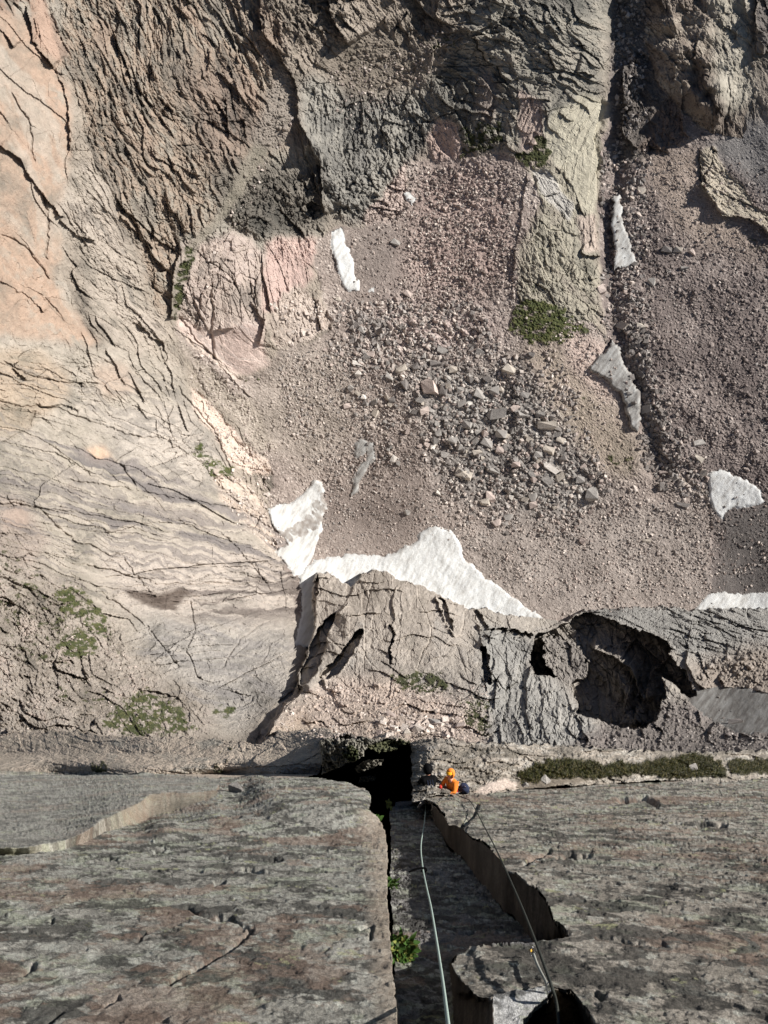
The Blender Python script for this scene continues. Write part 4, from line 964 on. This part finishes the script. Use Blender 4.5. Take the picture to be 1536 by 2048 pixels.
# the countless stones: one object
SH = []
for k in range(14):
    bm = rock_shape(900 + k, 9 + k % 2); bmesh.ops.triangulate(bm, faces=bm.faces[:]); bm.verts.ensure_lookup_table()
    for i_, v in enumerate(bm.verts): v.index = i_
    SH.append((np.array([v.co[:] for v in bm.verts], f32), np.array([[v.index for v in f.verts] for f in bm.faces], np.int32))); bm.free()
def scatter(name, label, fields, mat, seed, cols):
    g = np.random.default_rng(seed); VV = []; FF = []; CC = []; base = 0
    cl = np.array([lin(c) for c in cols], f32); cl = cl * .68 + (cl @ np.array([.3, .6, .1], f32))[:, None] * .32
    for (pts, n, lo, hi, pw, c0, c1) in fields:
        pts = np.array(pts, float); x0, y0 = pts.min(0); x1, y1 = pts.max(0)
        uu = g.uniform(x0, x1, n * 4); vv = g.uniform(y0, y1, n * 4)
        ok = inside([tuple(p) for p in pts], uu + fbm(uu / 40, vv / 40, 3, 5) * 26, vv + fbm(uu / 40, vv / 40, 3, 6) * 26)
        clump = .5 + .5 * fbm(uu / 30, vv / 30, 3, 8); ok &= clump + g.uniform(-.25, .25, len(uu)) > .42
        uu = uu[ok][:n]; vv = vv[ok][:n]
        iu = np.clip(((uu - us[0]) / STEP).round().astype(int), 0, NU - 1); iv = np.clip(((vv - vs[0]) / STEP).round().astype(int), 0, NV - 1)
        rg = REG[iv, iu]; keep = ~((rg >= 20) & (rg < 31)) | (g.random(len(rg)) < .07); iu, iv = iu[keep], iv[keep]
        p = POS[iv, iu]; dd = D[iv, iu]; m = len(p)
        size = (lo + (hi - lo) * g.random(m) ** pw) * .56 * dd / F
        kind = g.integers(0, len(SH), m); cc = cl[g.integers(c0, c1, m)] * g.uniform(.8, 1.2, (m, 1))
        q = g.normal(size=(m, 4)); q /= np.linalg.norm(q, axis=1)[:, None]
        a, b, c, d = q.T
        RM = np.stack([np.stack([1 - 2 * (c * c + d * d), 2 * (b * c - a * d), 2 * (b * d + a * c)], -1), np.stack([2 * (b * c + a * d), 1 - 2 * (b * b + d * d), 2 * (c * d - a * b)], -1),
                       np.stack([2 * (b * d - a * c), 2 * (c * d + a * b), 1 - 2 * (b * b + c * c)], -1)], 1)
        sc3 = g.uniform(.55, 1.2, (m, 3)) * size[:, None]
        cen = p - p / np.linalg.norm(p, axis=1)[:, None] * (size * .05)[:, None]
        for k, (sv, sf) in enumerate(SH):
            w_ = np.where(kind == k)[0]
            if not len(w_): continue
            vx = np.einsum('nij,nkj->nki', RM[w_], sv[None] * sc3[w_][:, None]) + cen[w_][:, None]
            VV.append(vx.reshape(-1, 3)); nvt = len(sv)
            FF.append((sf[None] + (np.arange(len(w_)) * nvt)[:, None, None] + base).reshape(-1, 3)); base += nvt * len(w_)
            CC.append(np.repeat(cc[w_], nvt, 0))
    return tag(mesh_np(name, np.concatenate(VV), np.concatenate(FF), np.concatenate(CC), mat), label, 'stones', None, 'stuff')
SCOL = [(124,114,106),(142,132,124),(158,148,140),(168,148,136),(184,166,152),(196,180,166),(140,120,108),(118,104,96)]
FIELDS = [
 ([(780,700),(1100,700),(1230,960),(1150,1080),(900,1040),(840,860)], 3400, 2.55, 8.58, 2.2, 0, 6),
 ([(820,330),(1030,330),(1040,560),(900,640),(790,600)], 3600, 2.125, 6.24, 2.4, 3, 8),
 ([(680,600),(960,600),(1000,700),(760,760),(640,700)], 2600, 2.55, 9.36, 2.6, 1, 6),
 ([(560,700),(760,680),(860,860),(700,960),(560,900)], 2600, 2.125, 5.46, 2.4, 1, 6),
 ([(1200,300),(1300,300),(1300,700),(1420,1000),(1300,950),(1210,640)], 2600, 2.55, 10.14, 2.6, 0, 5),
 ([(1215,-100),(1280,-100),(1300,240),(1230,320)], 700, 2.55, 8.58, 2.2, 0, 3),
 ([(1290,320),(1560,320),(1700,1150),(1440,1150),(1300,760)], 5200, 1.7, 5.46, 3.2, 0, 8),
 ([(880,1050),(1440,980),(1420,1215),(1180,1225),(1040,1190)], 4200, 1.87, 5.46, 3, 1, 6),
 ([(540,900),(900,900),(900,1060),(640,1110),(640,960)], 900, 1.7, 4.68, 3, 1, 6),
 ([(1240,640),(1290,640),(1350,980),(1300,980)], 420, 5.1, 12.48, 1.8, 0, 2),
 ([(350,650),(420,720),(560,900),(520,1000),(400,820)], 900, 1.87, 5.46, 2.6, 3, 6),
 ([(700,640),(760,630),(800,680),(700,700)], 90, 6.8, 14.04, 1.6, 0, 3),
 ([(1090,640),(1200,640),(1280,860),(1200,860)], 500, 1.7, 5.46, 2.4, 3, 6),
 ([(-100,1100),(140,1160),(400,1470),(0,1480)], 1000, 1.5, 4.5, 2.6, 3, 5),
 ([(560,1370),(960,1370),(980,1480),(560,1480)], 1500, 1.7, 6.24, 2.6, 3, 6),
 ([(1250,1380),(1700,1380),(1700,1490),(1150,1500)], 1500, 1.7, 7.02, 2.4, 0, 3),
 ([(760,1430),(940,1430),(900,1476),(740,1476)], 60, 6.8, 20.28, 1.5, 3, 6),
 ([(330,650),(560,270),(600,130),(560,330),(370,640)], 500, 2.125, 7.02, 2.2, 3, 6),
 ([(640,150),(900,60),(820,200),(700,260)], 400, 1.7, 5.46, 2.2, 3, 6),
 ([(690,440),(820,440),(820,620),(720,620)], 420, 1.6, 6, 2.6, 3, 8),
 ([(640,960),(880,940),(900,1060),(640,1110)], 700, 1.5, 5, 3, 1, 7),
 ([(1420,1000),(1740,1000),(1740,1190),(1400,1190)], 900, 1.5, 5.5, 3, 0, 8),
 ([(540,600),(650,600),(660,680),(560,690)], 90, 3.4, 10.92, 2, 4, 6),
 ([(400,900),(560,1000),(590,1120),(480,1060)], 380, 2.55, 9.36, 2, 4, 6),
]
scatter('loose_stones', 'countless small stones strewn over the scree and slabs', FIELDS, M_STONE, 5, SCOL)

# ------------------------------------------------------------------ things on and beside the ledge
def pix(u, v, depth):                    # a point of the world seen at (u, v), depth metres out
    b = (1024 - v) / F
    return Vector(((u - 768) / F * depth, (fw[1] + b * up[1]) * depth, (fw[2] + b * up[2]) * depth))
def tube(name, pts, rad, mat, sides=8, parent=None, sm=True, twist=0):
    # smooth path through the points
    P_ = [Vector(p) for p in pts]; path = []; rr_ = []
    rads = rad if isinstance(rad, (list, tuple)) else [rad] * len(P_)
    for i in range(len(P_) - 1):
        p0 = P_[max(0, i - 1)]; p1 = P_[i]; p2 = P_[i + 1]; p3 = P_[min(len(P_) - 1, i + 2)]
        for k in range(8):
            t = k / 8
            path.append(.5 * ((2 * p1) + (p2 - p0) * t + (2 * p0 - 5 * p1 + 4 * p2 - p3) * t * t + (3 * p1 - p0 - 3 * p2 + p3) * t ** 3)); rr_.append(rads[i] * (1 - t) + rads[i + 1] * t)
    path.append(P_[-1]); rr_.append(rads[-1])
    bm = bmesh.new(); rings = []; side = Vector((1, 0, 0))
    for i, p in enumerate(path):
        t = (path[min(i + 1, len(path) - 1)] - path[max(i - 1, 0)]).normalized()
        side = (side - t * side.dot(t)).normalized(); o = t.cross(side)
        rings.append([bm.verts.new(p + (side * math.cos(6.2832 * k / sides) + o * math.sin(6.2832 * k / sides)) * rr_[i]) for k in range(sides)])
    for a, b in zip(rings, rings[1:]):
        for k in range(sides): bm.faces.new((a[k], a[(k + 1) % sides], b[(k + 1) % sides], b[k]))
    bm.faces.new(rings[0]); bm.faces.new(rings[-1][::-1])
    bmesh.ops.recalc_face_normals(bm, faces=bm.faces[:])
    return link_bm(name, bm, mat, parent, sm)
def link_bm(name, bm, mat, parent=None, sm=True):
    me = bpy.data.meshes.new(name); bm.to_mesh(me); bm.free()
    for p in me.polygons: p.use_smooth = sm
    me.materials.append(mat)
    ob = bpy.data.objects.new(name, me); col.objects.link(ob)
    if parent: ob.parent = parent
    return ob
def skin(name, nodes, edges, mat, parent, sub=2):
    """nodes: list of (x, y, z, rx[, ry]); grown with a Skin modifier"""
    me = bpy.data.meshes.new(name); me.from_pydata([n[:3] for n in nodes], edges, []); me.update()
    ob = bpy.data.objects.new(name, me); col.objects.link(ob)
    ob.modifiers.new('skin', 'SKIN')
    if not me.skin_vertices: 
        lay = None
        bm = bmesh.new(); bm.from_mesh(me); bm.verts.layers.skin.verify(); bm.to_mesh(me); bm.free()
    sv = me.skin_vertices[0].data
    for i, n in enumerate(nodes): sv[i].radius = (n[3], n[4] if len(n) > 4 else n[3]); sv[i].use_root = (i == 0)
    ob.modifiers['skin'].use_smooth_shade = True
    if sub: ss = ob.modifiers.new('sub', 'SUBSURF'); ss.levels = ss.render_levels = sub
    dg = bpy.context.evaluated_depsgraph_get(); dg.update()
    m2 = bpy.data.meshes.new_from_object(ob.evaluated_get(dg)); m2.name = name
    ob.modifiers.clear(); ob.data = m2
    m2.materials.clear(); m2.materials.append(mat)
    for p in m2.polygons: p.use_smooth = True
    if parent: ob.parent = parent
    return ob
def ball(name, c, r3, mat, parent, seg=16, keep=None, rot=None):
    bm = bmesh.new(); bmesh.ops.create_uvsphere(bm, u_segments=seg, v_segments=seg * 3 // 4, radius=1)
    if keep:
        bmesh.ops.delete(bm, geom=[v for v in bm.verts if not keep(v.co)], context='VERTS')
    for v in bm.verts:
        q = Vector((v.co.x * r3[0], v.co.y * r3[1], v.co.z * r3[2]))
        if rot: q = rot @ q
        v.co = q + Vector(c)
    return link_bm(name, bm, mat, parent)
M_SKIN = flat_mat('skin', (206,150,128), .6); M_ORANGE = flat_mat('orange_shell', (232,134,58), .6, .10, 14, .012)
M_BLACK = flat_mat('black_cloth', (7,7,10), .75, .25, 12, .02); M_NAVY = flat_mat('dark_blue_cloth', (48,54,74), .8, .2, 14, .012)
M_YEL = flat_mat('yellow_helmet', (240,168,44), .4); M_TAB = flat_mat('yellow_tab', (190,150,60), .7); M_RED = flat_mat('red_cloth', (206,62,56), .7); M_WHITE = flat_mat('white_tape', (150,150,142), .8)
M_BOOT = flat_mat('boot_rubber', (54,50,46), .8); M_ROPE = flat_mat('pale_green_rope', (150,164,156), .8, .35, 160, .002); M_ROPED = flat_mat('dark_rope', (58,60,56), .8, .4, 160, .002)
M_METAL = flat_mat('metal', (150,150,154), .3); M_METAL.node_tree.nodes['Principled BSDF'].inputs['Metallic'].default_value = .9
M_HAIR = flat_mat('dark_lens', (22,22,24), .25)

def hand(nodes, edges, wrist, tip, sidev, upv, par):
    """palm and five unequal, curled fingers grown from the wrist node"""
    W_ = Vector(wrist); Dv = (Vector(tip) - W_).normalized(); S_v = Vector(sidev).normalized(); Uv = Vector(upv).normalized()
    def add(p, r, pr): nodes.append((*p, r)); edges.append((pr, len(nodes) - 1)); return len(nodes) - 1
    pm_ = add(W_ + Dv * .045, .026, par)
    for k, (off, ln_) in enumerate(((-.03, .062), (-.01, .074), (.01, .070), (.03, .055))):
        a = add(W_ + Dv * .085 + S_v * off, .010, pm_)
        b = add(W_ + Dv * (.085 + ln_ * .5) + S_v * off * 1.1 - Uv * .012, .009, a)
        add(W_ + Dv * (.085 + ln_ * .75) + S_v * off * 1.1 - Uv * .036, .008, b)
    t1 = add(W_ + Dv * .05 - S_v * .042 - Uv * .006, .011, pm_); add(W_ + Dv * .085 - S_v * .052 - Uv * .022, .009, t1)

def climber(name, label, loc, rz, scale, kind):
    root = bpy.data.objects.new('person', None); col.objects.link(root)
    root.location = loc; root.rotation_euler = (Matrix.Rotation(R(-34), 3, 'X') @ Matrix.Rotation(rz, 3, 'Z')).to_euler(); root.scale = (scale,) * 3
    tag(root, label, 'person', 'climbers resting on the ledge')
    lean = .0 if kind == 'orange' else .16
    hx = .10 + lean * 1.6; hz = .80 - lean * .5
    sh = [(.04 + lean, y, .56 - lean * .35) for y in (-.185, .185)]
    el = [(.18 + lean, y, .33) for y in (-.25, .25)]; wr = [(.36, y, .30) for y in (-.13, .13)]
    N_ = [(0, 0, .12, .135, .11), (.01 + lean * .3, 0, .30, .12, .10), (.03 + lean * .8, 0, .48, .15, .11), (.06 + lean * 1.2, 0, .62 - lean * .4, .06), (hx - .02, 0, hz - .06, .07), (hx, 0, hz + .02, .098, .085), (hx - .01, 0, hz + .09, .07)]
    E_ = [(0, 1), (1, 2), (2, 3), (3, 4), (4, 5), (5, 6)]
    def add(p, r, pr): N_.append((*p, r)); E_.append((pr, len(N_) - 1)); return len(N_) - 1
    add((hx + .112, 0, hz - .005), .014, 5); add((hx + .075, 0, hz - .085), .035, 4)          # nose, chin
    for k in (0, 1):
        a = add(sh[k], .062, 2); b = add(el[k], .048, a); c = add(wr[k], .030, b)
        hand(N_, E_, wr[k], (wr[k][0] + .1, wr[k][1] * .5, wr[k][2] - .02), (0, -1 if k else 1, 0), (0, 0, 1), c)
        h = add((.02, (-.1, .1)[k], .10), .095, 0); kn = add((.40, (-.15, .15)[k], .34), .062, h); an = add((.46, (-.13, .13)[k], -.02), .042, kn); add((.60, (-.14, .14)[k], -.07), .036, an)
    body = skin('body', N_, E_, M_SKIN, root)
    cloth = M_ORANGE if kind == 'orange' else M_BLACK
    J = [(0, 0, .14, .165, .14), (.01 + lean * .3, 0, .30, .155, .135), (.03 + lean * .8, 0, .48, .185, .14), (.05 + lean * 1.2, 0, .61 - lean * .4, .105)]
    JE = [(0, 1), (1, 2), (2, 3)]
    for k in (0, 1):
        n0 = len(J); J += [(*sh[k], .085), (el[k][0], el[k][1], el[k][2], .068), ((wr[k][0] * .93), wr[k][1], wr[k][2] + .003, .050)]; JE += [(2, n0), (n0, n0 + 1), (n0 + 1, n0 + 2)]
    skin('jacket', J, JE, cloth, root)
    T_ = [(0, 0, .10, .155, .125)]; TE = []
    for k in (0, 1):
        y = (-1, 1)[k]; n0 = len(T_); T_ += [(.03, y * .1, .10, .112), (.40, y * .15, .34, .080), (.455, y * .13, .04, .060)]; TE += [(0, n0), (n0, n0 + 1), (n0 + 1, n0 + 2)]
    skin('trousers', T_, TE, M_NAVY if kind == 'orange' else M_BLACK, root)
    for k in (0, 1):
        y = (-1, 1)[k]; skin('boot', [(.44, y * .13, .0, .052), (.47, y * .13, -.07, .050), (.60, y * .14, -.085, .042, .034), (.66, y * .14, -.09, .030)], [(0, 1), (1, 2), (2, 3)], M_BOOT, root)
    rot = Matrix.Rotation(R(18 if kind == 'orange' else 40), 3, 'Y')
    hood = ball('hood', (hx - .02, 0, hz + .015), (.142, .135, .165), cloth, root, 22, keep=lambda c: not (c.x > .34 and c.z < .56), rot=rot if kind != 'orange' else None)
    sl = hood.modifiers.new('thick', 'SOLIDIFY'); sl.thickness = .012
    ball('helmet', (hx + .004, 0, hz + .035), (.128, .112, .115), M_YEL if kind == 'orange' else M_BLACK, root, 18, keep=lambda c: c.z > -.1 and c.x > -.3)
    if kind == 'orange':
        for y in (-.035, .035):
            ball('eye', (hx + .088, y, hz + .018), (.016, .019, .012), M_HAIR, body, 8)
        for y in (-.098, .098): ball('ear', (hx + .01, y, hz - .01), (.022, .010, .032), M_SKIN, body, 8)
        tube('mouth', [(hx + .094, -.024, hz - .052), (hx + .101, 0, hz - .054), (hx + .094, .024, hz - .052)], .006, M_RED, 6, body)
        tube('zip', [(.20, 0, .30), (.19, 0, .42), (.17, 0, .55), (.14, 0, .64)], .006, M_BLACK, 6, root)
    else:
        for y in (-.07, .0, .07): tube('drawcord', [(-.13, y, .36), (-.17 + lean * .4, y, .45), (-.12 + lean, y, .58)], .007, M_NAVY, 6, root)
    tube('harness', [(.17 * math.cos(a), .175 * math.sin(a), .20) for a in [i * 6.2832 / 12 for i in range(13)]], .018, M_RED if kind == 'orange' else M_NAVY, 6, root)
    return root
pl = pix(903, 1592, at(903, 1588).dot(Vector(fw)) + .35)
climber('person', 'person in an orange hooded jacket and yellow helmet, looking to the left on the ledge', pl, R(226), .88, 'orange')
pb = pix(860, 1597, at(880, 1588).dot(Vector(fw)) + .35)
climber('person', 'person in a black hooded jacket, back turned, hunched beside the orange jacket', pb, R(100), .92, 'black')
# pack, pouch
def pack(name, label, c, r3, mat, rz, strap=M_NAVY, straps=2):
    root = bpy.data.objects.new(name, None); col.objects.link(root); root.location = c; root.rotation_euler = (.1, 0, rz)
    tag(root, label, 'bag')
    bm = bmesh.new(); bmesh.ops.create_cube(bm, size=2)
    for v in bm.verts: v.co = Vector((v.co.x * r3[0] * (1 - .2 * (v.co.z > 0)), v.co.y * r3[1] * (1 - .15 * (v.co.z > 0)), v.co.z * r3[2]))
    bmesh.ops.bevel(bm, geom=bm.edges[:], offset=min(r3) * .5, segments=4, affect='EDGES')
    link_bm('bag_body', bm, mat, root)
    ball('lid', (0, 0, r3[2] * .9), (r3[0] * .9, r3[1] * .95, r3[2] * .35), mat, root, 14)
    for k in range(straps):
        y = (k - (straps - 1) / 2) * r3[1]
        tube('strap', [(r3[0] * .9, y, r3[2] * .8), (r3[0] * 1.35, y, r3[2] * .2), (r3[0] * .95, y, -r3[2] * .8)], min(r3) * .09, strap, 6, root)
    tube('handle', [(0, -r3[1] * .3, r3[2] * 1.15), (0, 0, r3[2] * 1.5), (0, r3[1] * .3, r3[2] * 1.15)], min(r3) * .07, strap, 6, root)
    return root
dl = at(930, 1580).dot(Vector(fw))
pack('backpack', 'dark blue backpack with grey straps just right of the orange jacket', pix(928, 1578, dl - .1), (.12, .15, .16), M_NAVY, .7, M_METAL)
pack('pouch', 'small red pouch between the two people', pix(881, 1574, dl - .45), (.035, .045, .055), M_RED, .3, M_WHITE, 1)
pack('backpack', 'black backpack lying at the left of the person in black', pix(842, 1572, dl - .05), (.09, .09, .10), M_BLACK, 2.2, M_NAVY)

# ropes
def pl_depth(v, h): return float(plane(np.float64(768), np.float64(v), h))
r1 = [(852,1604,.93),(851,1622,.9),(848,1650,.88),(842,1690,.86),(845,1732,.85),(852,1770,.84),(861,1810,.83),(868,1850,.82),(876,1900,.80),(885,1960,.74),(894,2030,.6),(903,2110,.45),(912,2200,.34)]
rope1 = tube('rope', [pix(u, v, pl_depth(v, FLH) * k) for (u, v, k) in r1], [.010] * 9 + [.0095, .0085, .0075, .0065], M_ROPE, 8)
tag(rope1, 'pale climbing rope hanging down the shaded floor of the corner', 'rope', 'climbing ropes')
r2 = [(893,1597,.93),(899,1590,.93),(908,1587,.92),(922,1594,.95),(938,1600,.96),(948,1614,.95),(966,1648,.93),(990,1694,.92),(1016,1750,.9),(1042,1810,.89),(1066,1870,.88),(1088,1930,.9),(1104,1975,.93),(1112,2002,.99),(1116,2030,1.04),(1118,2070,1.1)]
rope2 = tube('rope', [pix(u, v, pl_depth(v, 0) * k) for (u, v, k) in r2], [.009] * 16, M_ROPED, 8)
tag(rope2, 'dark climbing rope running over the right slab to the climbers', 'rope', 'climbing ropes')
sl = tube('sling', [pix(u, v, pl_depth(1737, FLH) * .84) for (u, v, d) in ((818,1744,6.6),(832,1738,6.4),(848,1736,6.25),(853,1739,6.2),(850,1744,6.2),(842,1741,6.3))], .013, M_BLACK, 6)
tag(sl, 'short black sling clipped across the pale rope', 'sling')
qd = bpy.data.objects.new('quickdraw', None); col.objects.link(qd); qd.location = pix(1066, 1904, pl_depth(1904, 0) * .955)
tag(qd, 'quickdraw with a yellow tab hanging beside the dark rope', 'quickdraw')
q0 = qd.location
def rel(u, v, d): return pix(u, v, pl_depth(v, 0) * .955) - q0
tube('tape', [rel(1067,1908,4.2), rel(1074,1928,4.1), rel(1086,1952,4.0), rel(1094,1968,3.95)], .009, M_WHITE, 6, qd)
for (u, v, d) in ((1064,1903,4.2),(1098,1974,3.9)):
    c = rel(u, v, d)
    tube('carabiner', [c + Vector((math.cos(a) * .014, math.sin(a) * .02, math.sin(a) * .028)) for a in [i * 6.2832 / 10 for i in range(11)]], .004, M_METAL, 6, qd)
ball('tab', rel(1061,1901,4.18), (.011, .011, .009), M_TAB, qd, 10)

# stones on the ledge
def ledge_stone(u, v, w_, h_, ang, colour, label, k): boulder(u, v, w_, h_, ang, colour, label, None, k)
ledge_stone(1388,1536,17,18,8,'pale','white squarish stone sitting on the turf of the ledge', 2)
ledge_stone(1090,1562,18,26,80,'pale','pale upright stone at the near edge of the ledge turf', 4)
ledge_stone(1052,1572,11,14,60,'pale','small pale stone left of the upright stone on the ledge', 5)
for (u, v, a, b, c, l) in ((838,1458,44,18,'pink','flat pinkish stone above the climbers ledge'),(820,1445,20,12,'pink','small pink stone above the flat pinkish one'),(866,1448,34,20,'grey','pale grey stone among pink rubble above the climbers'),
                           (922,1452,22,14,'pink','pink stone at the right end of the rubble above the climbers'),(815,1468,16,18,'tan','rusty tan stone left of the flat pinkish stone'),(1470,1446,34,16,'dark','dark stone at the edge of the grey old snow')):
    boulder(u, v, a, b, 10, c, l, None)
# two blocks left standing in the left slab's far rim, and blocks by the crack
for (u, v, a, b, an, c, l) in ((478,1582,44,34,70,'grey','grey block standing on the far rim of the left slab'),(757,1618,26,34,85,'pale','pale block wedged at the top of the deep crack')):
    boulder(u, v, a, b, an, c, l, None, 3)

# sunlit lip at the top of the corner floor
boulder(812, 1611, 66, 15, -6, 'pale', 'pale sunlit lip of rock at the top of the shaded corner', None, 6)
boulder(842, 1604, 24, 14, 10, 'pale', 'small pale chockstone where the rope leaves the corner', None, 2)
# plants
def leafy(name, label, base, n, ln_, seed, mats, up_v=None, spread=1.0):
    r = random.Random(seed); root = bpy.data.objects.new(name, None); col.objects.link(root); root.location = base
    tag(root, label, 'plant')
    for mi, mat in enumerate(mats):
        bm = bmesh.new()
        for i in range(n // len(mats)):
            az = r.uniform(0, 6.283); el_ = r.uniform(.25, 1.25); L_ = ln_ * r.uniform(.55, 1.15); wd = L_ * r.uniform(.12, .2)
            d = Vector((math.cos(az) * math.cos(el_) * spread, math.sin(az) * math.cos(el_) * spread, math.sin(el_)))
            sd = d.cross(Vector((0, 0, 1))).normalized(); o = Vector((r.uniform(-1, 1), r.uniform(-1, 1), r.uniform(-.3, .6))) * ln_ * .55
            prev = None
            for k in range(6):
                t = k / 5; p = o + d * L_ * t + Vector((0, 0, -L_ * .35 * t * t)); ww = wd * math.sin(math.pi * min(.98, t * .9 + .06)) 
                cur = (bm.verts.new(p - sd * ww), bm.verts.new(p + Vector((0, 0, -ww * .4))), bm.verts.new(p + sd * ww))
                if prev: bm.faces.new((prev[0], prev[1], cur[1], cur[0])); bm.faces.new((prev[1], prev[2], cur[2], cur[1]))
                prev = cur
        link_bm('foliage', bm, mat, root)
    st = tube('stem', [(0, 0, -ln_ * .5), (.01, 0, ln_ * .2), (.02, .01, ln_ * .6)], .006, mats[0], 6, root)
    return root
M_LEAF = flat_mat('leaf', (58,74,38), .55, .3, 20); M_LEAFY = flat_mat('yellow_leaf', (112,116,62), .55, .25, 20); M_LEAFD = flat_mat('dark_leaf', (62,86,42), .6, .3, 20)
def dep(u, v): return at(u, v).dot(Vector(fw))
leafy('leafy_plant', 'leafy plant with yellowing leaves growing from the deep crack', pix(806, 1900, dep(830, 1905) - .15), 300, .115, 3, [M_LEAF, M_LEAFY, M_LEAFD, M_LEAFD])
leafy('leafy_plant', 'small leafy plant beside the pale block at the top of the crack', pix(752, 1645, dep(800, 1645) - .2), 70, .15, 4, [M_LEAF, M_LEAFD])
leafy('leafy_plant', 'tiny yellow green plant above the pale block by the chasm', pix(778, 1611, dep(800, 1620) - .2), 40, .12, 5, [M_LEAFY])
leafy('leafy_plant', 'sparse plant in the crack at the left of the shaded floor', pix(783, 1765, dep(800, 1770) - .1), 36, .10, 6, [M_LEAF, M_LEAFD])

# blades of grass along the turf band of the ledge
g = np.random.default_rng(3)
gv, gu = np.where((GB > .5) & (U > 900) & (U < 1700))
k = g.integers(0, len(gv), 16000); gv = gv[k]; gu = gu[k]
p0 = POS[gv, gu]; n = len(p0); az = g.uniform(0, 6.283, n); Lh = g.uniform(.05, .17, n)[:, None]
dv = np.stack([np.cos(az) * .55, np.sin(az) * .55, np.ones(n)], -1); dv /= np.linalg.norm(dv, axis=1)[:, None]
sd = np.stack([-np.sin(az), np.cos(az), np.zeros(n)], -1) * .009
p0 = p0 + g.normal(size=(n, 3)) * .02
Vx = np.stack([p0 - sd, p0 + sd, p0 + dv * Lh + sd * .3], 1).reshape(-1, 3)
cb = np.array([lin(c) for c in ((92,98,52),(124,120,72),(168,154,108),(78,84,44))])[g.integers(0, 4, n)]
tag(mesh_np('grass_blades', Vx.astype(f32), np.arange(n * 3).reshape(-1, 3), np.repeat(cb, 3, 0), M_TURF), 'short grass growing from the turf band on the ledge', 'grass', None, 'stuff')
